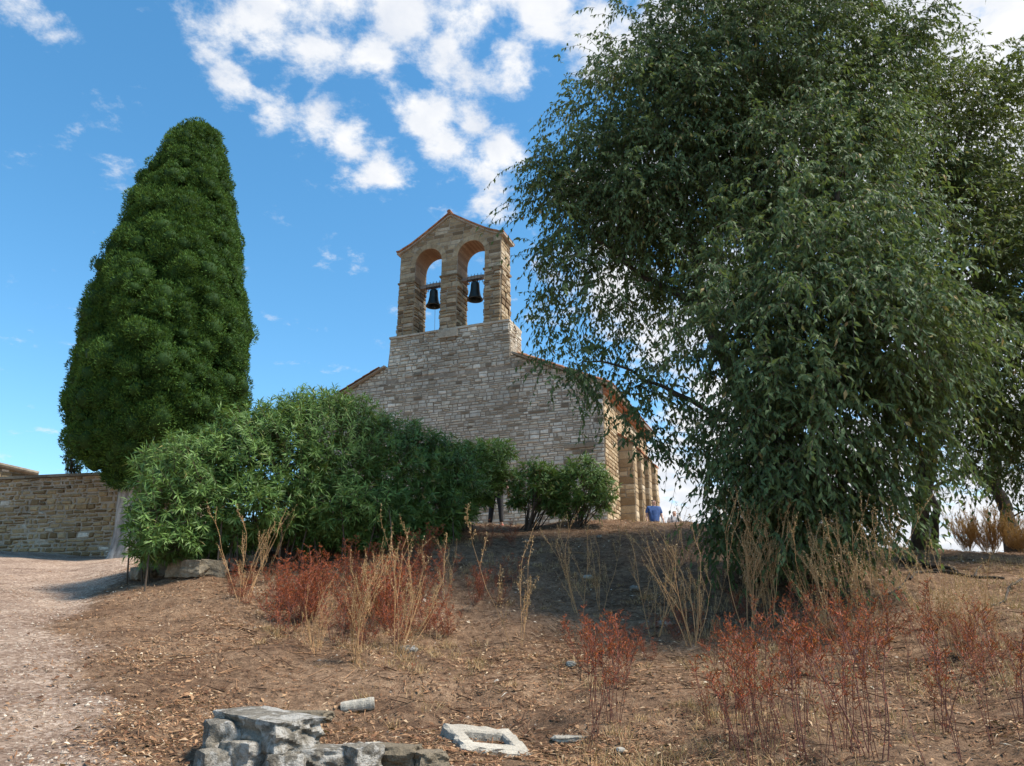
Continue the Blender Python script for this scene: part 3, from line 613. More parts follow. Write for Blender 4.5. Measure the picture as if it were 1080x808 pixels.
# ------------------------------------------------------------------ trees
def lobes_from(L, depthk=.9):
    out = []
    for (u, v, d, ru, rv_, dens) in L:
        c = at(u, v, d); k = mpp(c); out.append((c, np.array([ru*k, ru*k*depthk, rv_*k]), dens))
    return out
def make_tree(name, base, trunk_paths, lobes, leafm, label, cat, group=None, nspray=10, clr=.40, leafn=13, L=.122, W=.049, cdens=1.55, barkm='bark', droop=.9, red=0, sprlen=(.45, .8), front=False):
    root = empty(name, base, label, cat, group)
    mb = MB(); skel = []; srad = []
    for pts, r0, r1 in trunk_paths:
        P = splinepts(pts, max(8, len(pts)*7)); wob = np.c_[fbm(np.linspace(0, 6, len(P))+pts[0][0]*3, np.full(len(P), 2.), 3), fbm(np.linspace(0, 6, len(P))+9, np.full(len(P), 5.), 3), np.zeros(len(P))]*.25
        wob[0] = 0; P = P+wob*np.linspace(0, 1, len(P))[:, None]
        rad = r0+(r1-r0)*np.linspace(0, 1, len(P))**.8; polytube(mb, P, rad, 10, 0, .5, True, .35); skel.append(P); srad.append(rad)
    SK = np.concatenate(skel); SR = np.concatenate(srad)
    # clusters
    cl = []; cdir = []; dn = []
    for c, r, dens in lobes:
        area = 4*math.pi*((r[0]*r[1])**1.6/3+(r[0]*r[2])**1.6/3+(r[1]*r[2])**1.6/3)**(1/1.6)
        n = int(area*1.55*dens**1.3*cdens)
        w = rv(n); q = RNG.random(n)**.45*.95+.08; p = c+w*r*q[:, None]
        inside = np.zeros(n, bool)
        for c2, r2, d2 in lobes:
            if c2 is c or d2 < .8: continue
            inside |= (((p-c2)/r2)**2).sum(1) < .28
        k = ~inside | (RNG.random(n) < .25); cl.append(p[k]); cdir.append(w[k]); dn.append(np.full(k.sum(), dens))
    cl = np.concatenate(cl); cdir = np.concatenate(cdir)
    # keep clusters above ground
    k = cl[:, 2] > zf(cl[:, 0], cl[:, 1], False)+.35; cl = cl[k]; cdir = cdir[k]
    # branches: connect each cluster to the nearest skeleton point, inner ones first, adding mid points
    nodes = SK.copy(); nr = SR.copy(); cen = SK.mean(0)
    order = np.argsort(np.min(np.linalg.norm(cl[:, None]-SK[None], axis=2), axis=1)); P0 = []; P1 = []; R0 = []; R1 = []
    for i in order:
        dd = np.linalg.norm(nodes-cl[i], axis=1)+.8*np.maximum(0, nodes[:, 2]-cl[i][2]+.1); j = int(np.argmin(dd)); a = nodes[j]; b = cl[i]
        L_ = np.linalg.norm(b-a); r0 = min(nr[j]*.6, .008+.011*L_+.006); m1 = a+(b-a)*.33+[0, 0, .10*L_]+rv(1)[0]*.06*L_; m2 = a+(b-a)*.68+[0, 0, .09*L_]+rv(1)[0]*.06*L_
        for s0, s1, f0, f1 in ((a, m1, 1, .8), (m1, m2, .8, .6), (m2, b, .6, .4)):
            P0.append(s0); P1.append(s1); R0.append(r0*f0); R1.append(r0*f1)
        nodes = np.vstack([nodes, m1, m2, b]); nr = np.append(nr, [r0*.8, r0*.6, r0*.4])
    segs(mb, P0, P1, R0, R1, 5)
    mb.build('trunk', M[barkm], root, True)
    # leaf sprays
    ncl = len(cl); idx = np.repeat(np.arange(ncl), nspray); n = len(idx)
    S = cl[idx]+RNG.normal(0, clr*.55, (n, 3))*[1, 1, .8]
    dv = unit(cdir[idx]*.7+rv(n)*.8+[0, 0, .12]); ln = RNG.uniform(*sprlen, n)
    cr = RNG.random(ncl)*.38
    tw = MB(); pts = [S+dv*(ln*t)[:, None]+np.array([0, 0, -1])*(droop*.55*ln*t*t)[:, None] for t in (0, .5, 1)]
    segs(tw, pts[0], pts[1], .0045, .0035, 3); segs(tw, pts[1], pts[2], .0035, .002, 3); tw.build('twigs', M['twig'], root)
    mb = MB()
    t = np.tile((np.arange(leafn)+.6)/leafn, n)+RNG.normal(0, .02, n*leafn); ii = np.repeat(np.arange(n), leafn)
    P = S[ii]+dv[ii]*(ln[ii]*t)[:, None]+np.array([0, 0, -1])*(droop*.55*ln[ii]*t*t)[:, None]
    side = unit(np.cross(dv[ii], [0, 0, 1.]))*np.where(RNG.random(len(ii)) < .5, 1, -1)[:, None]
    D = unit(side*.55+dv[ii]*.45+rv(len(ii))*.45+np.array([0, 0, -1])*droop*RNG.uniform(.5, 1.2, (len(ii), 1)))
    Nn = unit(rv(len(ii))*.8+cdir[idx][ii]*.6+[0, 0, .5])
    r = np.clip(.08+cr[idx][ii]+RNG.random(len(ii))*.5, 0, .94); r = np.where(RNG.random(len(ii)) < .018+red, RNG.uniform(.94, 1, len(ii)), r)
    leaves(mb, P, D, Nn, RNG.uniform(.7, 1.25, len(ii))*L, RNG.uniform(.75, 1.2, len(ii))*W, r, True)
    mb.build('crown', leafm, root); print(name, 'clusters', ncl, 'leaves', len(ii))
    return root
bA = gnd(838, 603); bA[2] -= .1
LA = [(832, 562, 11.8, 70, 26, 1.2), (790, 545, 12, 45, 30, 1), (700, 60, 14, 60, 60, .9), (690, 130, 14, 95, 80, 1), (770, 60, 14.3, 100, 90, 1), (870, 40, 14.6, 100, 90, 1), (810, -30, 14.8, 110, 45, .9), (925, 75, 15, 45, 50, .8),
      (640, 190, 13.6, 75, 62, 1), (720, 210, 14.2, 110, 90, 1.1), (830, 150, 14.2, 120, 90, 1), (590, 225, 13.4, 48, 36, .8), (650, 285, 13.6, 75, 48, .62), (710, 330, 13.8, 60, 45, .42),
      (610, 318, 13.4, 45, 26, .5), (600, 385, 13.2, 42, 18, .55), (655, 385, 13.2, 42, 34, .45), (715, 420, 13.4, 50, 48, .42), (672, 445, 13, 26, 30, .55), (680, 480, 13, 28, 22, .42), (748, 474, 13.3, 38, 28, .6), (640, 128, 13.8, 45, 45, .6),
      (860, 260, 12, 100, 68, 1.15), (790, 340, 11.8, 62, 85, 1.1), (890, 350, 11.7, 110, 80, 1.2), (960, 330, 12.2, 68, 80, 1), (840, 440, 11.7, 100, 72, 1.2), (925, 430, 12, 70, 52, 1.1),
      (800, 500, 12, 50, 50, 1), (850, 528, 12, 78, 42, 1.2), (905, 505, 12.4, 34, 32, .9), (890, 180, 13, 90, 80, 1)]
TA = [([bA, at(828, 500, 13.5), at(812, 400, 13.5), at(800, 250, 13.8), at(795, 120, 14.2), at(800, -20, 14.6)],   .27, .03),
      ([at(828, 520, 13.5), at(785, 420, 13.6), at(748, 340, 13.7), at(738, 270, 13.8), at(700, 150, 14), at(690, 60, 14)], .20, .03),
      ([at(760, 365, 13.7), at(725, 315, 13.6), at(680, 290, 13.6), at(620, 240, 13.5)], .10, .02),
      ([at(800, 455, 13.5), at(740, 430, 13.4), at(690, 400, 13.3), at(620, 378, 13.2)], .07, .015),
      ([at(815, 430, 13.5), at(840, 330, 12.6), at(870, 260, 12.2), at(890, 170, 12.8)], .13, .03),
      ([at(820, 480, 13.5), at(870, 400, 12.4), at(930, 350, 12.1), at(970, 300, 12.2)], .12, .03),
      ([at(812, 380, 13.6), at(860, 250, 14), at(900, 120, 14.6), at(930, 40, 15)], .12, .03)]
make_tree('broadleaf_tree', bA, TA, lobes_from(LA), M['leafA'], 'huge dark green broadleaf tree with drooping leaves overhanging the right of the chapel', 'tree', nspray=13, droop=1.15)
bB = gnd(968, 577); bB[2] -= .35
LB = [(985, 170, 17, 70, 70, .9), (1030, 120, 17, 58, 58, .85), (1010, 245, 16.6, 90, 70, 1), (1080, 200, 17, 60, 60, .9), (1075, 290, 16.4, 80, 80, 1), (1050, 380, 16, 85, 70, 1), (1130, 380, 16.5, 80, 120, 1), (1015, 440, 16, 55, 42, .9), (1080, 460, 16.5, 60, 40, .8), (1062, 78, 17.5, 45, 34, .6), (1025, 52, 17.5, 30, 26, .45), (960, 110, 17, 50, 60, .8)]
TB = [([bB, at(972, 540, 17), at(980, 470, 17), at(1000, 350, 17), at(1010, 220, 17), at(1030, 100, 17)], .20, .03),
      ([bB+[.25, 0, 0], at(985, 545, 17), at(975, 500, 17), at(960, 430, 16.8)], .09, .04),
      ([at(985, 440, 17), at(1030, 360, 16.8), at(1080, 300, 16.6)], .1, .03)]
make_tree('broadleaf_tree', bB, TB, lobes_from(LB), M['leafB'], 'yellowish green tree with twin slender trunks behind the huge tree at right', 'tree', nspray=11)
bC = gnd(1068, 577); bC[2] -= .55
LC = [(1045, 500, 20, 50, 28, .9), (1085, 470, 20, 50, 40, 1), (1130, 440, 20, 70, 60, 1), (1005, 515, 20.5, 32, 12, .5), (1100, 525, 19.6, 30, 14, .5)]
TC = [([bC, at(1062, 545, 20), at(1050, 510, 20), at(1060, 460, 20), at(1090, 420, 20)], .20, .05), ([at(1052, 515, 20), at(1020, 495, 20.2), at(990, 515, 20.4)], .09, .03)]
make_tree('olive_tree', bC, TC, lobes_from(LC), M['leafO'], 'grey green olive tree with thick dark leaning trunk beside the orange dry brush', 'tree', nspray=10, L=.07, W=.02, sprlen=(.3, .5), droop=.3, cdens=1.4)

# cypress ------------------------------------------------------------
def cypress():
    b = gnd(129, 584); d0 = math.hypot(b[0], b[1]); d0 = 25.0
    b = np.array(at(132, 583, 25.0)); b[2] = gz(b[0], b[1]); root = empty('cypress_tree', b, 'tall dense conical cypress with bare grey trunk beside the stone boundary wall', 'tree')
    prof = [(137, 8), (143, 22), (152, 29), (175, 37), (200, 46), (250, 62), (300, 78), (350, 91), (400, 98), (440, 97), (475, 80), (500, 48), (518, 22)]
    zz = []; rr = []
    for v, hw in prof:
        # axis vertical: height where the axis crosses row v
        hor = b[1]; tanv = (404-v)/F; h = (hor*math.sin(PITCH)+tanv*hor*math.cos(PITCH))/(math.cos(PITCH)-tanv*math.sin(PITCH))
        z = CZ+h; k = (hor*math.cos(PITCH)+h*math.sin(PITCH))/F*.86; zz.append(z); rr.append(hw*k)
    zz = np.array(zz)[::-1]; rr = np.array(rr)[::-1]
    mb = MB(); tb = b-UP*.2
    n = 40; ks = 28; th = np.arange(ks)*2*math.pi/ks
    rings = []; zs = np.linspace(-.2, 3.2, n)
    for z in zs:
        r = .31+.20*math.exp(-max(0, z+.2)*2.6)+.05*z*.3; fl = 1+.16*np.sin(th*5+z*.8)+.09*np.sin(th*11+1.3*z)+.05*np.sin(th*17-z)
        rings.append(np.stack([b[0]+r*fl*np.cos(th)-.03*z, b[1]+r*fl*np.sin(th), np.full(ks, b[2]+z)], 1))
    V = np.concatenate(rings); mb.add(V, [[i*ks+j, i*ks+(j+1) % ks, (i+1)*ks+(j+1) % ks, (i+1)*ks+j] for i in range(n-1) for j in range(ks)])
    mb.build('trunk', M['barkc'], root, True)
    mb = MB(); b = b+np.array([.22, 0, 0])
    # dense inner mass, given the darkest green as painted shade between the lobes
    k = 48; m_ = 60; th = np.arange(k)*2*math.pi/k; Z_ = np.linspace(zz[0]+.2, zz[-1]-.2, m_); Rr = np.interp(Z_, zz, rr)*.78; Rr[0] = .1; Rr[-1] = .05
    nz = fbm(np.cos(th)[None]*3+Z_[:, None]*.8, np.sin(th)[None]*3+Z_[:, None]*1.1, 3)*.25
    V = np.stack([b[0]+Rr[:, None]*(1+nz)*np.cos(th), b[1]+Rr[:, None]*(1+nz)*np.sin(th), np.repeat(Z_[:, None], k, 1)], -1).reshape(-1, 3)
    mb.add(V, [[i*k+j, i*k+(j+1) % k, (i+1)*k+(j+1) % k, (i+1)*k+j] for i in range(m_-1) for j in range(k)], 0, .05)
    # lobes
    nl = 2600; q = RNG.random(nl*3); zc = zz[0]+.15+(zz[-1]-zz[0]-.3)*q; rc = np.interp(zc, zz, rr); kp = RNG.random(len(zc)) < (rc+.35)/3.6; zc = zc[kp][:nl]; rc = rc[kp][:nl]; nl = len(zc)
    a = RNG.random(nl)*2*math.pi; lr = .12+.32*RNG.random(nl)**1.3*np.clip(.45+rc/3, .45, 1.1)
    und = 1+.26*fbm(np.cos(a)*1.8+zc*.35, np.sin(a)*1.8+zc*.35+9, 3)
    off = RNG.uniform(.25, 1.4, nl)
    ctr = np.stack([b[0]+(rc*und-lr*off)*np.cos(a), b[1]+(rc*und-lr*off)*np.sin(a), zc], 1); lobe_rnd = RNG.random(nl)*.35
    out0 = unit(np.stack([np.cos(a), np.sin(a), np.full(nl, .45)], 1))
    # each lobe: a knobbly core, its darker green painting the crevice shade
    import bmesh
    bm = bmesh.new(); bmesh.ops.create_icosphere(bm, subdivisions=2, radius=1); iv = np.array([v.co[:] for v in bm.verts]); ifc = np.array([[v.index for v in f.verts] for f in bm.faces]); bm.free()
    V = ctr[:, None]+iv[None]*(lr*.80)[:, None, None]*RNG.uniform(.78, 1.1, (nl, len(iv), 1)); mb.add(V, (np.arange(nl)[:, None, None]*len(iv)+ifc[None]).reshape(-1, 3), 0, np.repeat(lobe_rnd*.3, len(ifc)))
    nt = np.clip((1700*lr**1.6).astype(int), 50, 450); ii = np.repeat(np.arange(nl), nt); w = rv(len(ii)); w = unit(w+out0[ii]*.55)
    tuft = RNG.uniform(.84, 1.03, len(ii))*(1+.10*fbm(w[:, 0]*4+ii*.37, w[:, 2]*4+w[:, 1]*4, 2))
    P = ctr[ii]+w*(lr[ii]*tuft)[:, None]; D = unit(w*.8+rv(len(ii))*.6+[0, 0, .4])
    leaves(mb, P, D, rv(len(ii)), RNG.uniform(.05, .12, len(ii)), RNG.uniform(.018, .036, len(ii)), np.clip(lobe_rnd[ii]+RNG.random(len(ii))*.45+.25*(tuft-.9)/.1*.5, 0, 1), False)  # tufts further out get a lighter green, highlights put into the colour
    mb.build('crown', M['cypress'], root, True); print('cypress', len(ii))
cypress()

# shrubs -------------------------------------------------------------
def shrub(base, lobes, label, group=None, nper=1.0, L=.13, W=.021, name='oleander_shrub', stems=14, leafm='oleander', rb=0, per=26, nst=60, pull=0, spread=.5):
    root = empty(name, base, label, 'shrub', group); mb = MB(); st = MB()
    P_ = []; D_ = []; O_ = []
    for c, r, dens in lobes:
        area = 4*math.pi*(((r[0]*r[1])**1.6+(r[0]*r[2])**1.6+(r[1]*r[2])**1.6)/3)**(1/1.6); n = int(area*34*dens*nper)
        w = rv(n); q = .55+.45*RNG.random(n)**.5; q *= 1+.13*fbm(w[:, 0]*3+c[0], w[:, 2]*3+w[:, 1]*2, 3); p = c+w*r*q[:, None]
        ins = np.zeros(n, bool)
        for c2, r2, _ in lobes:
            if c2 is c: continue
            ins |= (((p-c2)/r2)**2).sum(1) < .45
        ok = ~ins & (p[:, 2] > zf(p[:, 0], p[:, 1])+.12); P_.append(p[ok]); O_.append(w[ok])
    P = np.concatenate(P_); O = np.concatenate(O_); n = len(P)
    ax = unit(O*.8+rv(n)*.45+[0, 0, .35]); sh = RNG.random(n)
    # shoot stems
    segs(st, P-ax*.30, P+ax*.06, .005, .003, 3)
    idx = RNG.choice(n, min(n, 260)); idx = idx[:nst]; bp = (base*(1-pull)+P[idx]*pull)+np.c_[RNG.normal(0, spread, (len(idx), 2)), np.zeros(len(idx))]; bp[:, 2] = zf(bp[:, 0], bp[:, 1])-.05
    mid = bp+(P[idx]-bp)*.5+np.c_[np.zeros((len(idx), 2)), np.full(len(idx), .15)]; segs(st, bp, mid, .016, .011, 5); segs(st, mid, P[idx]-ax[idx]*.2, .011, .005, 5)
    st.build('stems', M['twig'], root)
    ii = np.repeat(np.arange(n), per); m_ = len(ii); t = RNG.random(m_)
    S = P[ii]+ax[ii]*((t-.75)*.30)[:, None]; side = rv(m_); side = unit(side-ax[ii]*(side*ax[ii]).sum(1, keepdims=True))
    D = unit(ax[ii]*(.35+.5*t)[:, None]+side*.8+np.array([0, 0, -1])*RNG.uniform(0, .65, (m_, 1)))
    r = np.clip(.05+.35*sh[ii]+.5*RNG.random(m_)+.12*(t-.5), 0, .95); r = np.where(RNG.random(m_) < rb, RNG.uniform(.95, 1, m_), r)
    leaves(mb, S, D, unit(ax[ii]+rv(m_)*.5), RNG.uniform(.6, 1.2, m_)*L, W*RNG.uniform(.8, 1.2, m_), r, True)
    mb.build('foliage', M[leafm], root); print(name, n, m_)
    return root
g1 = gnd(300, 583)
L1 = [(288, 474, 15.2, 46, 46, 1), (262, 484, 15, 50, 46, 1), (255, 520, 14.6, 55, 50, 1), (180, 572, 14.1, 36, 20, 1), (235, 560, 14.5, 45, 24, 1), (330, 562, 14.9, 40, 24, 1), (390, 562, 15.1, 60, 26, 1), (445, 560, 15.5, 40, 22, 1), (450, 552, 15.6, 40, 20, .8), (215, 520, 14.6, 62, 66, 1), (175, 545, 14.2, 40, 48, .8), (200, 492, 15.2, 52, 36, .9), (285, 500, 15, 80, 76, 1), (345, 490, 15.3, 80, 80, 1), (330, 456, 15.8, 52, 46, 1), (405, 500, 15.6, 75, 62, 1), (455, 510, 16, 60, 52, 1), (270, 540, 14.6, 70, 32, 1), (370, 540, 14.8, 70, 34, 1), (440, 535, 15.5, 60, 26, 1), (160, 500, 15, 28, 22, .5), (156, 566, 14.0, 22, 26, .8)]
shrub(at(300, 560, 15.2)*[1, 1, 0]+[0, 0, gz(*at(300, 560, 15.2)[:2])], lobes_from(L1, 1.0), 'very large mounded oleander bush hiding the left foot of the chapel', rb=.015, spread=.2, nst=70, pull=.94, L=.17, W=.027, per=22)
L2 = [(500, 500, 17, 34, 36, .8), (480, 530, 16.6, 26, 22, .5), (520, 478, 17.2, 24, 16, .6), (528, 505, 17.2, 16, 16, .6)]
q = at(470, 545, 17); shrub(at(485, 548, 17)*[1, 1, 0]+[0, 0, gz(*at(485, 548, 17)[:2])], lobes_from(L2), 'slim dark oleander bush with bare stems at the right end of the large mound', 'small oleander bushes on the crest', nper=1.3, per=24, spread=.12, L=.17, W=.030, nst=30)
L3 = [(590, 518, 17.3, 18, 24, .7), (562, 510, 17.2, 26, 26, .7), (580, 520, 17.3, 22, 24, .6), (545, 525, 17.2, 14, 14, .5)]
shrub(at(557, 552, 17.2)*[1, 1, 0]+[0, 0, gz(*at(557, 552, 17.2)[:2])], lobes_from(L3), 'small oleander bush with reddish dead leaves, second from the chapel corner', 'small oleander bushes on the crest', nper=1.3, rb=.08, per=22, spread=.1, L=.17, W=.030, nst=26)
L4 = [(618, 500, 17.4, 24, 20, .6), (640, 512, 17.3, 12, 16, .4), (612, 512, 17.3, 30, 30, .6), (632, 525, 17.3, 16, 24, .5), (595, 530, 17.3, 16, 18, .5)]
shrub(at(608, 553, 17.3)*[1, 1, 0]+[0, 0, gz(*at(608, 553, 17.3)[:2])], lobes_from(L4), 'small open oleander bush in front of the right corner of the chapel', 'small oleander bushes on the crest', nper=1.2, per=20, spread=.1, L=.17, W=.030, nst=26)
L5 = [(75, 478, 28, 9, 12, 1), (80, 490, 28, 10, 10, 1)]
q = at(80, 495, 28); q[2] = gz(q[0], q[1])
shrub(q, lobes_from(L5), 'dark shrub top peeping over the boundary wall left of the cypress', name='dark_shrub', nper=1.2, leafm='leafA', L=.1, W=.05, per=10, spread=.1)

# ------------------------------------------------------------------ weeds
def tan_proto(h, stems, spread, seed, brush=False):
    random.seed(seed); st = MB()
    def rec(p, d, ln, r, lev):
        pts = [p]; n = 5
        for i in range(n):
            d = unit(d+np.array([random.gauss(0, .10), random.gauss(0, .10), .04])); pts.append(pts[-1]+d*ln/n)
        polytube(st, pts, np.linspace(r, r*.45, n+1), 4, cap=False)
        for i in range(1, n+1):
            for _ in range((7 if brush else 2) if lev else 1):
                q = pts[i]; m_ = 2; leaves(st, np.repeat([q], m_, 0)+RNG.normal(0, .006, (m_, 3)), rv(m_)+[0, 0, .5], rv(m_), RNG.uniform(.010, .026, m_), .007, RNG.random(m_), True, 1)
        if lev < 2:
            for i in range(1, n+1):
                if random.random() < ((.95 if lev == 0 else .7) if brush else (.7 if lev == 0 else .5)):
                    a = random.uniform(0, 6.28); s_ = np.array([math.cos(a), math.sin(a), 0.9 if lev == 0 else 1.0]); rec(pts[i], unit(d*.8+s_*.55), ln*random.uniform(.25, .58), r*.62, lev+1)
    for k in range(stems):
        a = random.uniform(0, 6.28); t = random.uniform(.05, 1)*spread
        rec(np.array([math.cos(a)*.05, math.sin(a)*.05, -.03]), unit(np.array([math.cos(a)*t, math.sin(a)*t, 1])), h*random.uniform(.55, .95), .0043, 0)
    return tag(st.build('dry_brush' if brush else 'dry_weed', [M['orange'], M['orange']] if brush else [M['dry'], M['drybit']]), 'x', 'dry brush' if brush else 'dry weed')
def red_proto(h, stems, spread, dens, seed, leafy=.4):
    random.seed(seed); root = empty('red_weed', (0, 0, 0), 'x', 'red weed'); st = MB(); lf = MB()
    for k in range(stems):
        a = random.uniform(0, 6.28); t = random.uniform(0, 1)*spread; d = unit(np.array([math.cos(a)*t, math.sin(a)*t, 1])); hh = h*random.uniform(.7, 1)
        p = np.array([math.cos(a)*.04, math.sin(a)*.04, -.03]); pts = [p]
        for i in range(8):
            d = unit(d+np.array([random.gauss(0, .10), random.gauss(0, .10), .03])); pts.append(pts[-1]+d*hh/8)
        polytube(st, pts, np.linspace(.0048, .0026, 9), 4, cap=False)
        nb = int(dens*9)
        for b_ in range(nb):
            f = 1-random.random()**1.5*leafy; i = min(7, int(f*8)); q = pts[i]+(pts[i+1]-pts[i])*(f*8-i); a = random.uniform(0, 6.28)
            bd = unit(np.array([math.cos(a), math.sin(a), .8])); bl = random.uniform(.04, .15)*(1.3-f*.5); e = q+bd*bl; segs(st, [q], [e], .003, .002, 3)
            m_ = 9; tt = RNG.random((m_, 1)); leaves(lf, q+bd*bl*tt, unit(bd+rv(m_)*.8), rv(m_), RNG.uniform(.014, .030, m_), .009, RNG.random(m_), True)
        m_ = 6; f = RNG.random(m_)*(1-leafy); leaves(lf, np.array([pts[int(x*8)] for x in f]), unit(rv(m_)+[0, 0, .3]), rv(m_), .03, .008, RNG.random(m_), True)
    st.build('stems', M['redstem'], root); lf.build('leaves', M['redleaf'], root)
    return root
used = set()
def put(proto, p, sc, rz, label, group, tilt=(0, 0)):
    if proto.name in used:
        r = proto.copy(); C.objects.link(r)
        for ch in proto.children:
            c = ch.copy(); C.objects.link(c); c.parent = r
    else: r = proto; used.add(proto.name)
    r.location = [float(x) for x in p]; r.rotation_euler = (tilt[0], tilt[1], rz); r.scale = (sc[0], sc[0], sc[1]); r['label'] = label; r['group'] = group
    return r
tp6 = tan_proto(1, 34, 1.1, 6, True)
tp = [tan_proto(1, 5, .5, 1), tan_proto(1, 7, .6, 2), tan_proto(1, 9, .45, 3), tan_proto(1, 3, .3, 4), tan_proto(1, 10, .8, 5)]
def hpx(p, px):                                   # height in m that spans px photo pixels at p
    return px*mpp(p)*1.02
TW = [(256, 634, 84, 0, 0, 'single spindly dry weed in front of the pile of rocks'),
 (279, 607, 54, 3, 0, 'thin bent dry weed beside the clay pot'),
 (335, 690, 60, 1, 0, 'low straw weed at the left edge of the red patch'),
 (372, 700, 92, 2, .06, 'bushy straw weed standing in the middle of the red patch'),
 (418, 692, 112, 1, .12, 'tall straw weed leaning right out of the red patch'),
 (395, 660, 75, 4, 0, 'spreading straw weed behind the tall leaning one in the red patch'),
 (470, 640, 62, 3, 0, 'slight dry weed on the bare slope right of the red patch'),
 (545, 683, 122, 3, 0, 'forked dry weed standing alone below the gap between the bushes'),
 (612, 648, 88, 0, -.1, 'dry weed leaning left above the small central red weeds'),
 (634, 642, 76, 3, 0, 'upright dry weed just right of the left-leaning one'),
 (690, 672, 104, 0, -.08, 'dry weed arching left on the slope below the visitors'),
 (728, 680, 110, 1, -.16, 'wide dry weed whose stems fan left towards the crest'),
 (745, 668, 62, 3, .1, 'small two-stemmed dry weed between the fanning and the big clump'),
 (790, 664, 112, 2, -.05, 'tall dense straw clump left of the dark tree base'),
 (812, 660, 105, 2, .04, 'tall straw clump directly below the huge tree, leaning right'),
 (886, 682, 112, 0, -.1, 'thin branching straw weed before the shadowed tree foot'),
 (908, 672, 122, 4, 0, 'tallest spreading straw weed right of the tree foot'),
 (935, 662, 98, 1, .08, 'straw weed at the foot of the yellowish tree'),
 (1000, 690, 96, 1, -.15, 'straw weed leaning left on the right slope'),
 (1022, 696, 90, 4, 0, 'rounded pale straw weed on the right slope'),
 (1052, 680, 60, 2, .1, 'short straw tuft weed at the right edge of the slope'),
 (860, 652, 80, 1, .0, 'straw weed hugging the shaded tree base')]
for i, (u, v, px, k, tl, lb) in enumerate(TW):
    p = gnd(u, v); h = hpx(p, px); put(tp[k], p, (h*.95, h*1.05), i*1.7, lb, 'dry straw coloured weeds on the slope', (0, tl))
# dry brush on the skyline at right
for i, (u, v, px, lb) in enumerate([(1020, 577, 26, 'orange dry brush bush on the skyline left of the olive trunk'), (1043, 577, 36, 'largest orange dry brush bush just left of the olive trunk'), (1079, 580, 30, 'orange dry brush bush right of the olive trunk')]):
    p = at(u, v, 18.6); p[2] = gz(p[0], p[1]); h = hpx(p, px); put(tp6, p, (h*1.1, h*1.35), i*2.1, lb, 'orange dry brush on the skyline')
    
rp = [red_proto(1, 3, .12, 1.6, 11), red_proto(1, 5, .3, 1.8, 12, .6), red_proto(1, 2, .1, 1.2, 13, .3), red_proto(1, 7, .9, 2.6, 14, .9), red_proto(1, 1, .05, .8, 15, .25)]
def reds(spec, kinds, label, group, n, wj=1.0):
    for i in range(n):
        (u0, u1, v0, v1, h0, h1) = spec; u = random.uniform(u0, u1); v = random.uniform(v0, v1)
        p = gnd(u, v) if v <= 815 else gnd(u, 815); h = random.uniform(h0, h1)
        put(rp[random.choice(kinds)], p, (h*wj, h), random.uniform(0, 6.28), label, group, (random.gauss(0, .11), random.gauss(0, .11)))
random.seed(5)
reds((292, 345, 622, 670, .5, .8), [3, 3, 1], 'rust red low weed in the left part of the red patch below the big bush', 'red weeds of the patch below the big bush', 20, 1.3)
reds((345, 410, 595, 680, .5, .8), [3, 3, 1], 'rust red weed amid straw stalks in the middle of the red patch', 'red weeds of the patch below the big bush', 16, 1.3)
reds((405, 480, 590, 680, .5, .95), [3, 3, 1], 'taller rust red weed in the right part of the red patch', 'red weeds of the patch below the big bush', 20, 1.2)
reds((238, 300, 605, 650, .3, .5), [3], 'low sparse red weed between the bent dry weed and the red patch', 'sparse red weeds left of the patch', 8, 1.4)
reds((300, 480, 640, 690, .3, .55), [3], 'low reddish weed along the lower edge of the red patch', 'low red weeds along the patch edge', 20, 1.5)
reds((640, 800, 655, 700, .25, .5), [3, 1], 'low rust red weed between the central cluster and the tall straw clump', 'low red weeds right of the centre', 14, 1.3)
reds((940, 1060, 665, 720, .3, .6), [3, 1], 'low rust red weed under the pale straw weeds at right', 'low red weeds at right', 12, 1.2)
reds((500, 545, 572, 640, .35, .6), [3, 1], 'dark red weed trailing down the slope from the gap between the bushes', 'dark red weeds below the gap', 9, 1.0)
reds((360, 420, 572, 590, .25, .35), [3], 'dull red weed right under the skirt of the big bush', 'red weeds at the skirt of the big bush', 6, 1.4)
reds((612, 662, 690, 735, .5, .7), [1, 3], 'bright rust red weed of the small central cluster', 'central red cluster', 7, .9)
reds((618, 672, 745, 808, .8, 1.0), [2, 4, 0], 'slender red stalk rising from the foreground below the central cluster', 'slender red stalks in the centre foreground', 8, .8)
reds((410, 420, 745, 760, .45, .5), [4], 'lone thin red stalk between the short column drum and the red patch', 'lone red stalk', 1)
reds((745, 830, 695, 790, .35, .9), [1, 2, 0], 'red weed of the stand in front of the tall straw clump', 'red stand before the straw clump', 16, .9)
reds((750, 850, 770, 815, .6, .95), [2, 4, 0], 'thin dark red stalk in the nearest right foreground, left half', 'red stalks in the right foreground', 16, .8)
reds((850, 960, 750, 815, .6, 1.2), [2, 0, 4], 'thin dark red stalk in the nearest right foreground, middle', 'red stalks in the right foreground', 20, .8)
reds((835, 955, 665, 730, .4, .8), [1, 3], 'bushy bright red topped weed in front of the tree base', 'bright red weeds before the tree', 16, 1.0)
reds((955, 1080, 700, 815, .5, 1.0), [2, 4, 0, 1], 'thin red stalk near the right edge of the foreground', 'red stalks at the right edge', 16, .8)
reds((1025, 1050, 665, 675, .35, .45), [1], 'dark red weed beside the rounded pale straw weed', 'red weeds beside the pale straw weed', 2)
reds((770, 800, 648, 660, .3, .45), [1, 3], 'short rust red weed at the foot of the tall straw clump', 'short red weeds at the straw clump', 4)

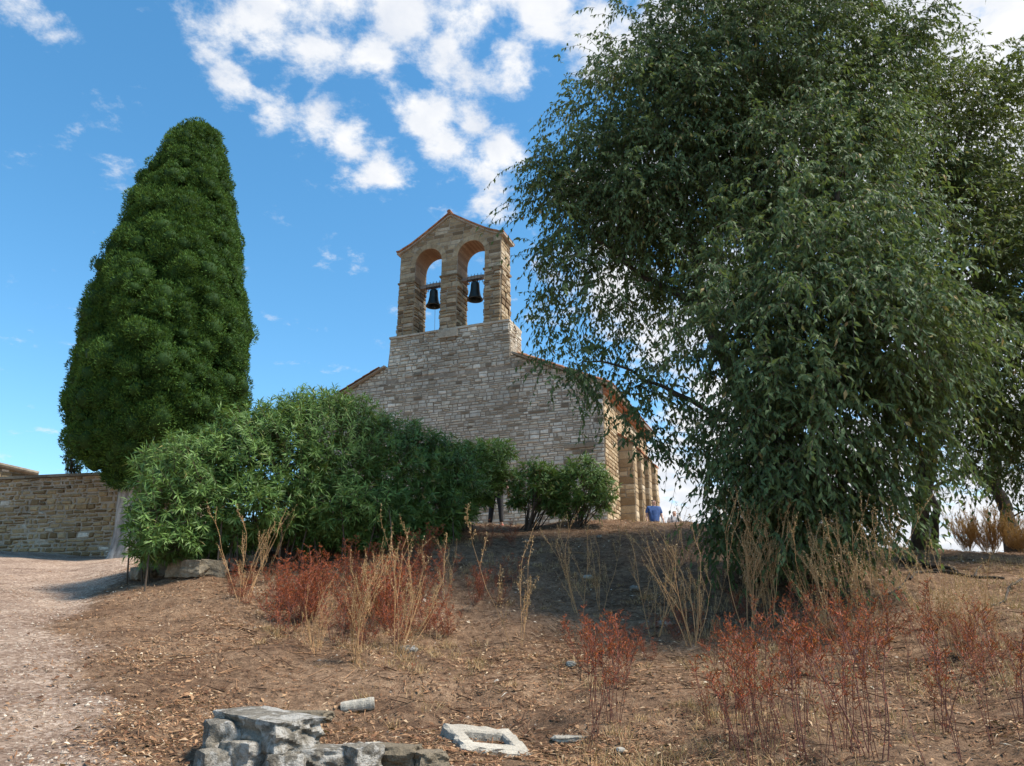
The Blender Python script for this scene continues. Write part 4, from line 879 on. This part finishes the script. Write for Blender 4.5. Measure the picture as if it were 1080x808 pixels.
# ------------------------------------------------------------------ rocks
import bmesh
def rock(name, c, size, rz, seed, label, cat='rock', mat='rock', group=None, flat=.0, tilt=(0, 0), rough=.18, parent=None, sub=4, boxy=.6):
    bm = bmesh.new(); bmesh.ops.create_cube(bm, size=2); bmesh.ops.subdivide_edges(bm, edges=bm.edges[:], cuts=15, use_grid_fill=True)
    V = np.array([v.co[:] for v in bm.verts]); nrm = unit(V); sph = nrm*1.15; V = V*boxy+sph*(1-boxy)
    s = seed*13.7
    d = fbm(V[:, 0]*.9+s, V[:, 1]*.9+V[:, 2]*1.3+s, 4)*rough*1.9+fbm(V[:, 0]*3+V[:, 2]*2+s, V[:, 1]*3-V[:, 2]*2+s, 3)*rough*.75-np.abs(fbm(V[:, 0]*2-V[:, 2]+s, V[:, 1]*2+V[:, 2]*2, 3))*rough*.8
    V = V+nrm*d[:, None]; V[:, 2] = np.where(V[:, 2] > 1-flat, 1-flat+(V[:, 2]-1+flat)*.25, V[:, 2])
    V = V*np.array(size)/2
    from mathutils import Euler
    E3 = np.array(Euler((tilt[0], tilt[1], rz)).to_matrix()); V = V@E3.T
    for v, q in zip(bm.verts, V): v.co = q
    me = bpy.data.meshes.new(name); bm.to_mesh(me); bm.free(); me.materials.append(M[mat])
    a = me.attributes.new('rnd', 'FLOAT', 'FACE'); a.data.foreach_set('value', np.full(len(me.polygons), random.random()))
    me.polygons.foreach_set('use_smooth', np.full(len(me.polygons), True))
    try: me.set_sharp_from_angle(angle=R(28))
    except Exception: pass
    o = bpy.data.objects.new(name, me); C.objects.link(o); o.location = [float(x) for x in c]; return tag(o, label, cat, group)
def pg(u, v, dz=0): p = gnd(u, v); p[2] += dz; return p
def ptz(u, v, d, dz=0):
    p = at(u, v, d); p[2] = gz(p[0], p[1])+dz; return p
SG = 'weathered stones of the ruined footing at the bottom'
def prk(u, v, d): return at(u, v, d)
rock('stone_slab', at(283, 768, 5.75), (.72, .40, .20), R(-38), 1, 'large pitted grey slab lying tilted on top of the ruined footing', 'stone', 'rock', SG, .12, (.02, .06), .16, boxy=.8)
rock('rubble_stone', at(240, 785, 5.8), (.30, .30, .30), .4, 2, 'bluish grey block supporting the left end of the tilted slab', 'stone', 'rock', SG)
rock('rubble_stone', at(262, 803, 5.6), (.30, .28, .26), 1.1, 3, 'rough grey block under the middle of the tilted slab', 'stone', 'rock', SG)
rock('rubble_stone', at(299, 812, 5.45), (.26, .24, .22), 1.9, 4, 'dark grey block under the right end of the tilted slab', 'stone', 'rock', SG)
rock('rubble_stone', at(228, 812, 5.6), (.26, .26, .26), 2.2, 41, 'lowest grey block at the bottom left corner of the footing', 'stone', 'rock', SG)
rock('flat_stone', at(322, 756, 6.35), (.42, .16, .09), R(-12), 5, 'thin dark pitted slab running right behind the tilted slab', 'stone', 'rockb', SG, .1)
rock('rubble_stone', at(345, 800, 5.55), (.34, .26, .16), .2, 6, 'flat grey rubble stone right of the tilted slab', 'stone', 'rock', SG, .15)
rock('rubble_stone', at(380, 803, 5.5), (.26, .22, .22), .9, 7, 'pointed blue grey stone with a reddish chip beside the flat rubble', 'stone', 'rock', SG)
rock('rubble_stone', at(418, 797, 5.7), (.36, .26, .16), -.2, 8, 'broad brownish flat stone left of the square frame block', 'stone', 'rockb', SG, .15)
rock('rubble_stone', at(452, 802, 5.6), (.22, .20, .13), .5, 9, 'small brownish stone tucked against the square frame block', 'stone', 'rockb', SG, .1)
rock('rubble_stone', at(395, 787, 6.0), (.12, .10, .05), .5, 10, 'small white stone lying on the broad brownish one', 'stone', 'rockw', SG, .1)
rock('flat_stone', pg(601, 780, .0), (.28, .16, .05), .1, 11, 'flat pale stone in the dirt right of the square frame block', 'stone', 'rockw', None, .1, boxy=.5)
# drum of a short column
def drum():
    c = pg(377, 750, .045); a = R(8); ax = np.array([math.cos(a), math.sin(a), .12]); pts = [c+unit(ax)*t for t in np.linspace(-.15, .15, 9)]
    mb = MB(); polytube(mb, pts, [.048, .054, .052, .055, .051, .055, .052, .056, .05], 18, 0, .4, True, .18); o = mb.build('stone_cylinder', M['rockw'], None, False)
    o.data.transform(__import__('mathutils').Matrix.Translation(-Vector([float(x) for x in c]))); o.location = [float(x) for x in c]
    tag(o, 'short ribbed pale stone cylinder lying behind the ruined footing', 'stone')
drum()
# square frame block with a square hole
def frame_block():
    c = (ground(512, 790)+ground(512, 775))/2; c[2] = gz(c[0], c[1])+.0; nn = slope_n(np.array([c[0]]), np.array([c[1]]))[0]
    a = R(24); X = np.array([math.cos(a), math.sin(a), 0]); X = unit(X-nn*np.dot(X, nn)); Y = np.cross(nn, X); mb = MB()
    A, B = .29, .24; ia, ib = .17, .12; T = .09; ns = 10
    def ring(hx_, hy_, z, jt=.014):
        P = []
        cs = [(-hx_, -hy_), (hx_, -hy_), (hx_, hy_), (-hx_, hy_)]
        for i in range(4):
            p, q = np.array(cs[i]), np.array(cs[(i+1) % 4])
            for k in range(ns): w = p+(q-p)*k/ns; P.append(c+X*(w[0]+random.uniform(-jt, jt))+Y*(w[1]+random.uniform(-jt, jt))+nn*(z+random.uniform(-jt, jt)*.6))
        return P
    rs = [ring(A, B, -.06), ring(A+.004, B+.004, T-.02), ring(A-.012, B-.012, T), ring(ia+.01, ib+.01, T, .005), ring(ia, ib, T-.015, .005), ring(ia-.01, ib-.01, -.04)]
    V = np.concatenate(rs)-c; n = ns*4
    mb.add(V, [[r*n+j, r*n+(j+1) % n, (r+1)*n+(j+1) % n, (r+1)*n+j] for r in range(5) for j in range(n)], 0, .6)
    o = mb.build('frame_stone', M['rockw'], None, False); o.location = [float(x) for x in c]; tag(o, 'square pale stone block with a square hole, lying flat in the dirt', 'stone')
frame_block()
# rocks along the skirt of the big bush
RL = [(165, 604, .42, .22, 'long flat brown rock at the left end of the rock pile'), (178, 596, .34, .22, 'dark rock behind the long flat one in the rock pile'), (193, 603, .40, .24, 'angular brown rock in the middle of the rock pile'),
 (212, 590, .46, .34, 'largest round grey rock, top of the rock pile'), (205, 604, .34, .2, 'pointed rock wedged under the largest round one'), (224, 603, .32, .2, 'small brown rock right of the largest round one'), (150, 607, .3, .16, 'low dark rock nearest the gravel path'),
 (240, 598, .36, .16, 'flat brown rock half buried beside the rock pile'), (262, 594, .42, .14, 'long thin rock ledge left of the clay pot'), (188, 588, .3, .2, 'dark rock under the oleander leaves at the back of the pile')]
for i, (u, v, w, h, lb) in enumerate(RL): rock('rock', pg(u, v+3, h*.45), (w*1.35, w*.9, h*1.5), i*.7, 20+i, lb, 'rock', 'rockb', 'rocks piled at the skirt of the big bush', .05)
for i, (u, v, w, lb) in enumerate([(430, 688, .22, 'pale rounded stone on the slope at the foot of the red patch'), (556, 572, .14, 'pale stone on the crest below the slim oleander'), (632, 567, .12, 'small pale stone on the crest below the small open oleander'), (620, 610, .16, 'white stone lying mid-slope above the central red cluster'), (670, 622, .2, 'grey white stone half buried left of the arching dry weed'), (602, 703, .14, 'white stone lying in the litter left of the central red cluster'), (700, 660, .2, 'grey stone at the foot of the arching dry weed'), (908, 691, .18, 'pale stone below the tallest straw weed'), (655, 795, .08, 'small white stone near the slender central stalks')]):
    rock('stone', pg(u, v, .02), (w, w*.7, w*.45), i, 50+i, lb, 'stone', 'rockw' if i in (3, 5, 8) else 'rock', None, boxy=.15)
# fallen branches at right
for i, (u0, v0, u1, v1, r, lb) in enumerate([(950, 592, 1010, 606, .05, 'thick dark fallen branch lying below the twin trunks'), (985, 603, 1060, 612, .03, 'long dark fallen branch stretching to the right edge'), (960, 612, 1000, 600, .02, 'thin fallen stick crossing the thick branch'), (1078, 612, 1045, 640, .018, 'pale forked stick on the slope at the right edge'), (905, 640, 960, 605, .02, 'grey stick leaning up the slope behind the straw weeds')]):
    a = pg(u0, v0, r*.7); b = pg(u1, v1, r*.9); pts = splinepts([a, a*.65+b*.35+[0, .05, .03], a*.3+b*.7+[0, -.06, .02], b], 12); pts[:, 2] = zf(pts[:, 0], pts[:, 1])+r*.7
    mb = MB(); polytube(mb, pts-a, np.linspace(r, r*.45, 12), 7, 0, .5, True, .3)
    if i in (1, 3): k = 6; polytube(mb, [pts[k]-a, pts[k]-a+[.2, .25, .12], pts[k]-a+[.35, .35, .2]], [r*.6, r*.4, r*.2], 6)
    o = mb.build('fallen_branch', M['bark'], None, True); o.location = [float(x) for x in a]; tag(o, lb, 'branch')
# clay pot lying on its side
c = pg(302, 590, .15); ax = unit(np.array([.35, -.9, -.12])); pts = [c-ax*.34, c-ax*.30, c-ax*.15, c, c+ax*.14, c+ax*.16, c+ax*.18, c+ax*.18, c+ax*.17, c+ax*.1, c-ax*.25]
root = empty('clay_pot', c, 'terracotta pot lying on its side under the big bush with its dark mouth open', 'pot')
mb = MB(); polytube(mb, pts[:7], [.10, .12, .145, .16, .165, .185, .185], 24, 0); mb.build('pot_body', M['clay'], root, True)
mb = MB(); polytube(mb, [c+ax*.182, c+ax*.183, c+ax*.186], [.185, .16, .15], 24, 0, .5, False); polytube(mb, [c+ax*.187, c+ax*.188], [.15, .01], 24, 1, .5, True); mb.build('mouth', [M['clay'], M['mouthshade']], root)  # flat dark disc stands in for the shaded hollow of the pot

# bin beyond the twin trunks
p = ptz(979, 577, 19); root = empty('waste_bin', p, 'pale grey waste bin with green lid standing just beyond the twin trunks', 'bin')
hh = .62; mb = MB(); X = np.array([.9, -.42, 0]); Y = np.array([.42, .9, 0])
V = [p+X*a*w+Y*b*w+UP*z for z, w in ((.06, .17), (hh, .21)) for a, b in ((-1, -1), (1, -1), (1, 1), (-1, 1))]
mb.add(V, [[0, 3, 2, 1], [4, 5, 6, 7], [0, 1, 5, 4], [1, 2, 6, 5], [2, 3, 7, 6], [3, 0, 4, 7]]); mb.build('bin_body', M['bin'], root)
mb = MB(); hexa(mb, p-X*.235-Y*.235+UP*(hh+.003), X*.47, Y*.47, UP*.05); hexa(mb, p-X*.2-Y*.2+UP*(hh+.055), X*.4, Y*.4, UP*.1+Y*.02); mb.build('lid', M['binlid'], root)
for sg in (-1, 1):
    mb = MB(); q = p+X*.19*sg+Y*.16+UP*.08; polytube(mb, [q-X*.02, q+X*.02], [.08, .08], 16); mb.build('wheel', M['rubber'], root)

# ------------------------------------------------------------------ people
def skin(name, verts, edges, radii, mat, parent, root_i=0, lvl=2):
    me = bpy.data.meshes.new(name); me.from_pydata([list(map(float, v)) for v in verts], edges, []); me.materials.append(mat)
    o = bpy.data.objects.new(name, me); C.objects.link(o); o.parent = parent
    me.skin_vertices.new(name='s') if hasattr(me.skin_vertices, 'new') else None
    md = o.modifiers.new('skin', 'SKIN'); md.use_smooth_shade = True
    if not me.skin_vertices:
        bpy.context.view_layer.objects.active = o; bpy.ops.mesh.customdata_skin_add()
    for i, r in enumerate(radii):
        sv = me.skin_vertices[0].data[i]; sv.radius = r if isinstance(r, tuple) else (r, r); sv.use_root = (i == root_i)
    sb = o.modifiers.new('sub', 'SUBSURF'); sb.levels = lvl; sb.render_levels = lvl
    return o
def person(loc, rz, h, label, skinc, hair, shirt, trousers, shoes, armpose=((.05, 0), (.05, 0)), pack=None, longhair=False, gap=.1):
    root = empty('person', loc, label, 'person'); root.rotation_euler = (0, 0, rz)
    k = h/1.75; S = lambda x, y, z: (x*k, y*k, z*k)
    sk = plain('skin_tone', skinc, .6, bmp=0)
    J = {'pel': S(0, 0, .95), 'sp': S(0, 0, 1.15), 'ch': S(0, 0, 1.36), 'nk': S(0, -.01, 1.48), 'hd0': S(0, -.015, 1.56), 'hd1': S(0, -.02, 1.66)}
    names = list(J); V = [J[n] for n in names]; E = [(0, 1), (1, 2), (2, 3), (3, 4), (4, 5)]; Rd = [(.15*k, .11*k), (.135*k, .10*k), (.165*k, .11*k), .055*k, (.075*k, .09*k), (.078*k, .098*k)]
    def addv(p, r, par): V.append(p); Rd.append(r); E.append((par, len(V)-1)); return len(V)-1
    hands = []
    for sg, (out, fw) in zip((-1, 1), armpose):
        a = addv(S(sg*.19, 0, 1.41), .05*k, 2); e = addv(S(sg*(.24+out), .02-fw*.3, 1.14), .04*k, a); w = addv(S(sg*(.25+out*1.2), -.06-fw, .92+fw*.5), .028*k, e); hd = addv(S(sg*(.25+out*1.2), -.085-fw, .85+fw*.5), (.036*k, .018*k), w)
        for q in range(4):
            f1 = addv(S(sg*(.25+out*1.2)+(-.028+q*.018), -.095-fw, .80+fw*.5), .0085*k, hd); addv(S(sg*(.25+out*1.2)+(-.03+q*.019), -.112-fw, .762+fw*.5-.006*(1.5-abs(q-1.5))), .0075*k, f1)
        t1 = addv(S(sg*(.25+out*1.2), -.125-fw, .835+fw*.5), .0095*k, hd); addv(S(sg*(.25+out*1.2), -.135-fw, .80+fw*.5), .0085*k, t1)
    for sg in (-1, 1):
        a = addv(S(sg*.095, 0, .88), .09*k, 0); n = addv(S(sg*(.10+gap*.3), -.01, .48), .058*k, a); f = addv(S(sg*(.10+gap*.6), .01, .09), .04*k, n); addv(S(sg*(.11+gap*.6), -.13, .035), (.035*k, .025*k), f)
    skin('body', V, E, Rd, sk, root)
    skin('shirt', [S(0, 0, .93), S(0, 0, 1.15), S(0, 0, 1.38), S(0, -.005, 1.47), S(-.19, 0, 1.42), S(-.235-armpose[0][0]*.8, .015, 1.22), S(.19, 0, 1.42), S(.235+armpose[1][0]*.8, .015, 1.22)],
         [(0, 1), (1, 2), (2, 3), (2, 4), (4, 5), (2, 6), (6, 7)], [(.19*k, .145*k), (.185*k, .145*k), (.20*k, .15*k), .075*k, .078*k, .066*k, .078*k, .066*k], plain('shirt', shirt, .85, bmp=.1), root, 1)
    skin('trousers', [S(0, 0, .97), S(-.095, 0, .86), S(-.10-gap*.3, -.01, .48), S(-.10-gap*.6, .01, .12), S(.095, 0, .86), S(.10+gap*.3, -.01, .48), S(.10+gap*.6, .01, .12)],
         [(0, 1), (1, 2), (2, 3), (0, 4), (4, 5), (5, 6)], [(.16*k, .12*k), .105*k, .075*k, .06*k, .105*k, .075*k, .06*k], plain('trousers', trousers, .85, bmp=.1), root)
    for sg in (-1, 1): skin('shoe', [S(sg*(.11+gap*.6), .04, .05), S(sg*(.11+gap*.6), -.06, .045), S(sg*(.12+gap*.6), -.17, .035)], [(0, 1), (1, 2)], [(.048*k, .045*k), (.05*k, .04*k), (.045*k, .03*k)], plain('shoe', shoes, .6, bmp=0), root)
    hv = [S(0, .02, 1.70), S(0, .035, 1.63)]; he = [(0, 1)]; hr = [(.085*k, .085*k), (.08*k, .075*k)]
    if longhair: hv.append(S(0, .06, 1.50)); he.append((1, 2)); hr.append((.055*k, .03*k))
    skin('hair', hv, he, hr, plain('hair', hair, .7, bmp=0), root)
    # face
    mb = MB()
    for sg in (-1, 1): lathe(mb, np.array(S(sg*.032, -.113, 1.645)), [(0, .008), (.009, .004), (.009, -.004), (0, -.008)], 8)
    o = mb.build('eyes', plain('eye', (.03, .02, .02), .3, bmp=0), None); o.parent = root
    mb = MB(); P = np.array([S(-.014, -.112, 1.60), S(.014, -.112, 1.60), S(0, -.14, 1.603), S(0, -.112, 1.65)]); mb.add(P, [[0, 1, 2], [1, 3, 2], [3, 0, 2]]); o = mb.build('nose', sk, None); o.parent = root
    mb = MB(); m0 = np.array(S(-.025, -.115, 1.573)); hexa(mb, m0, [.05*k, 0, 0], [0, -.006, 0], [0, 0, .01]); o = mb.build('mouth', plain('lips', (.35, .12, .1), .5, bmp=0), None); o.parent = root
    if pack is not None:
        for sg in (-1, 1):
            mb = MB(); polytube(mb, [S(sg*.10, .12, 1.47), S(sg*.11, .0, 1.525), S(sg*.11, -.14, 1.42), S(sg*.12, -.145, 1.25), S(sg*.15, -.03, 1.12)], [.022*k]*5, 6); o = mb.build('backpack_strap', plain('strap', pack, .8), None); o.parent = root
        pb = skin('backpack', [S(0, .2, 1.12), S(0, .2, 1.40)], [(0, 1)], [(.15*k, .1*k), (.14*k, .09*k)], plain('pack', pack, .8), root)
    return root
p = ptz(690.5, 553, 26.6); person(p, R(10), 1.80, 'person in a blue T-shirt walking beside the chapel buttresses, head hidden by leaves', (.42, .25, .18), (.05, .035, .025), (.03, .075, .21), (.04, .04, .05), (.1, .1, .1), ((.03, .05), (.03, .05)))
p = ptz(712, 553, 28.5); person(p, R(-8), 1.66, 'person in a pale top with dark backpack straps, visible only from the shoulders up', (.50, .30, .22), (.16, .07, .035), (.62, .58, .56), (.12, .12, .15), (.2, .2, .2), pack=(.03, .035, .05), longhair=True)
p = ptz(758, 553, 26); person(p, R(30), 1.72, 'person in a white top beside the left skirt of the huge tree', (.45, .27, .19), (.12, .05, .03), (.75, .74, .72), (.2, .28, .36), (.2, .2, .2), longhair=True)
p = ptz(523, 553, 19.2); person(p, R(160), 1.72, 'person in black clothes and red shoes glimpsed through the gap between oleander bushes', (.45, .28, .2), (.03, .02, .02), (.015, .015, .018), (.015, .015, .018), (.55, .05, .06))

# ------------------------------------------------------------------ world, sun, camera
SAZ, SEL = 105, 56
def make_world():
    w = bpy.data.worlds.new('World'); bpy.context.scene.world = w; w.use_nodes = True; nt = w.node_tree; nt.nodes.clear()
    out = nt.nodes.new('ShaderNodeOutputWorld'); sky = nt.nodes.new('ShaderNodeTexSky'); sky.sky_type = 'NISHITA'; sky.sun_disc = False
    sky.sun_elevation = R(SEL); sky.sun_rotation = R(SAZ); sky.air_density = 1.0; sky.dust_density = .4; sky.ozone_density = 2.2
    hs = nt.nodes.new('ShaderNodeHueSaturation'); hs.inputs['Saturation'].default_value = 1.25; hs.inputs['Hue'].default_value = .488; nt.links.new(sky.outputs[0], hs.inputs['Color'])
    bg = nt.nodes.new('ShaderNodeBackground'); bg.inputs[1].default_value = SKY_S; nt.links.new(hs.outputs[0], bg.inputs[0])
    tc = nt.nodes.new('ShaderNodeTexCoord'); nrm = N(nt, 'ShaderNodeVectorMath', operation='NORMALIZE'); nt.links.new(tc.outputs['Generated'], nrm.inputs[0]); d = nrm.outputs[0]
    blobs = []
    def chain(pts, rad, amp):
        for u, v in pts: blobs.append((u, v, rad, amp))
    chain([(270, 5), (340, 10), (420, 15), (500, 15), (570, 5)], 42, .80); chain([(330, 50), (400, 55), (470, 60), (530, 60)], 30, .74); chain([(330, -40), (430, -60), (560, -60), (700, -60)], 90, .5)
    chain([(250, 85), (290, 105), (330, 125), (370, 150), (405, 175)], 27, .72); chain([(265, 140), (240, 95)], 20, .3)
    chain([(455, 125), (500, 130), (510, 175), (470, 150), (525, 160), (515, 205)], 26, .78); chain([(20, 10), (60, 25), (100, 42)], 20, .40); chain([(75, 138), (120, 172)], 17, .42)
    chain([(215, 10), (380, 270), (375, 285), (430, 310), (415, 325)], 12, .30); chain([(590, 300), (560, 270), (575, 330), (520, 320), (545, 310)], 16, .36)
    chain([(640, 40), (700, 20), (780, 0), (860, 0)], 45, .8); chain([(640, 300), (690, 200), (760, 300), (700, 340), (650, 200)], 50, .85); chain([(860, 150), (960, 100), (1050, 60), (1060, 150), (1000, -20)], 100, .9); chain([(1000, 350), (1080, 450), (1050, 540), (900, 500), (780, 560), (700, 600), (960, 560), (720, 520), (750, 540), (770, 450), (700, 560)], 70, .9); chain([(0, 492), (20, 500)], 14, .4); chain([(1300, 100), (1400, 400), (1250, -100)], 220, .8)
    acc = None
    for u, v, rad, amp in blobs:
        r = ray(u, v); r = r/np.linalg.norm(r); kk = 1/(1-math.cos(math.atan(rad*1.35/850)))
        dt = N(nt, 'ShaderNodeVectorMath', operation='DOT_PRODUCT'); nt.links.new(d, dt.inputs[0]); dt.inputs[1].default_value = tuple(r)
        m1 = N(nt, 'ShaderNodeMath', operation='MULTIPLY_ADD'); nt.links.new(dt.outputs['Value'], m1.inputs[0]); m1.inputs[1].default_value = kk; m1.inputs[2].default_value = -kk
        ex = N(nt, 'ShaderNodeMath', operation='EXPONENT'); nt.links.new(m1.outputs[0], ex.inputs[0])
        ml = N(nt, 'ShaderNodeMath', operation='MULTIPLY'); nt.links.new(ex.outputs[0], ml.inputs[0]); ml.inputs[1].default_value = amp
        if acc is None: acc = ml.outputs[0]
        else:
            mx = N(nt, 'ShaderNodeMath', operation='SMOOTH_MAX'); nt.links.new(acc, mx.inputs[0]); nt.links.new(ml.outputs[0], mx.inputs[1]); mx.inputs[2].default_value = .12; acc = mx.outputs[0]
    # project to a cloud plane for perspective-correct puffs
    sp = N(nt, 'ShaderNodeSeparateXYZ'); nt.links.new(d, sp.inputs[0]); mz = N(nt, 'ShaderNodeMath', operation='ADD'); nt.links.new(sp.outputs[2], mz.inputs[0]); mz.inputs[1].default_value = .22
    mm = N(nt, 'ShaderNodeMath', operation='MAXIMUM'); nt.links.new(mz.outputs[0], mm.inputs[0]); mm.inputs[1].default_value = .05
    dx = N(nt, 'ShaderNodeMath', operation='DIVIDE'); nt.links.new(sp.outputs[0], dx.inputs[0]); nt.links.new(mm.outputs[0], dx.inputs[1]); dy = N(nt, 'ShaderNodeMath', operation='DIVIDE'); nt.links.new(sp.outputs[1], dy.inputs[0]); nt.links.new(mm.outputs[0], dy.inputs[1])
    cb = N(nt, 'ShaderNodeCombineXYZ'); nt.links.new(dx.outputs[0], cb.inputs[0]); nt.links.new(dy.outputs[0], cb.inputs[1])
    n1 = noise(nt, 10.5, 14, .64, cb.outputs[0], .1); n2 = noise(nt, 9, 8, .6, cb.outputs[0], .2)
    s1 = N(nt, 'ShaderNodeMath', operation='MULTIPLY_ADD'); nt.links.new(n1.outputs[0], s1.inputs[0]); s1.inputs[1].default_value = 2.4; nt.links.new(acc, s1.inputs[2])
    dens = ramp(nt, [(.80, (0, 0, 0)), (.97, (.42, .42, .42)), (1.0, (.5, .5, .5))], None)
    mr = N(nt, 'ShaderNodeMapRange', interpolation_type='SMOOTHSTEP'); ac2 = N(nt, 'ShaderNodeMath', operation='MULTIPLY'); ac2.inputs[1].default_value = 1.15; nt.links.new(acc, ac2.inputs[0]); nt.links.new(ac2.outputs[0], s1.inputs[2]); mr.inputs['From Min'].default_value = 1.52; mr.inputs['From Max'].default_value = 2.12; nt.links.new(s1.outputs[0], mr.inputs['Value'])
    cc = ramp(nt, [(.3, (.72, .77, .86)), (.7, (1, 1, 1))], n2.outputs[0])
    bg2 = nt.nodes.new('ShaderNodeBackground'); nt.links.new(cc.outputs[0], bg2.inputs[0]); bg2.inputs[1].default_value = CLOUD_S
    mix = nt.nodes.new('ShaderNodeMixShader'); nt.links.new(mr.outputs[0], mix.inputs[0]); nt.links.new(bg.outputs[0], mix.inputs[1]); nt.links.new(bg2.outputs[0], mix.inputs[2]); nt.links.new(mix.outputs[0], out.inputs[0])
    nt.nodes.remove(dens)
    w.cycles.sampling_method = 'MANUAL'; w.cycles.sample_map_resolution = 512
SKY_S = .092; CLOUD_S = .40
make_world()
sl = bpy.data.lights.new('sun', 'SUN'); sl.energy = 2.9; sl.angle = R(13); sl.color = (1, .93, .82); so = bpy.data.objects.new('sun', sl); C.objects.link(so)
sd = Vector((math.sin(R(SAZ))*math.cos(R(SEL)), math.cos(R(SAZ))*math.cos(R(SEL)), math.sin(R(SEL)))); so.rotation_euler = sd.to_track_quat('Z', 'Y').to_euler(); so.location = (30, 5, 30)
cam = bpy.data.cameras.new('camera'); co = bpy.data.objects.new('camera', cam); C.objects.link(co); co.location = (0, 0, CZ); co.rotation_euler = (R(90)+PITCH, 0, 0)
cam.sensor_fit = 'HORIZONTAL'; cam.sensor_width = 36; cam.lens = 36*F/1080; cam.clip_end = 5000; cam.clip_start = .05
sc = bpy.context.scene; sc.camera = co
sc.view_settings.view_transform = 'Standard'; sc.view_settings.look = 'None'; sc.view_settings.exposure = 1.42; sc.view_settings.gamma = 1; sc.view_settings.use_curve_mapping = False
sc.cycles.max_bounces = 6; sc.cycles.diffuse_bounces = 3; sc.cycles.transmission_bounces = 4; sc.cycles.use_denoising = True
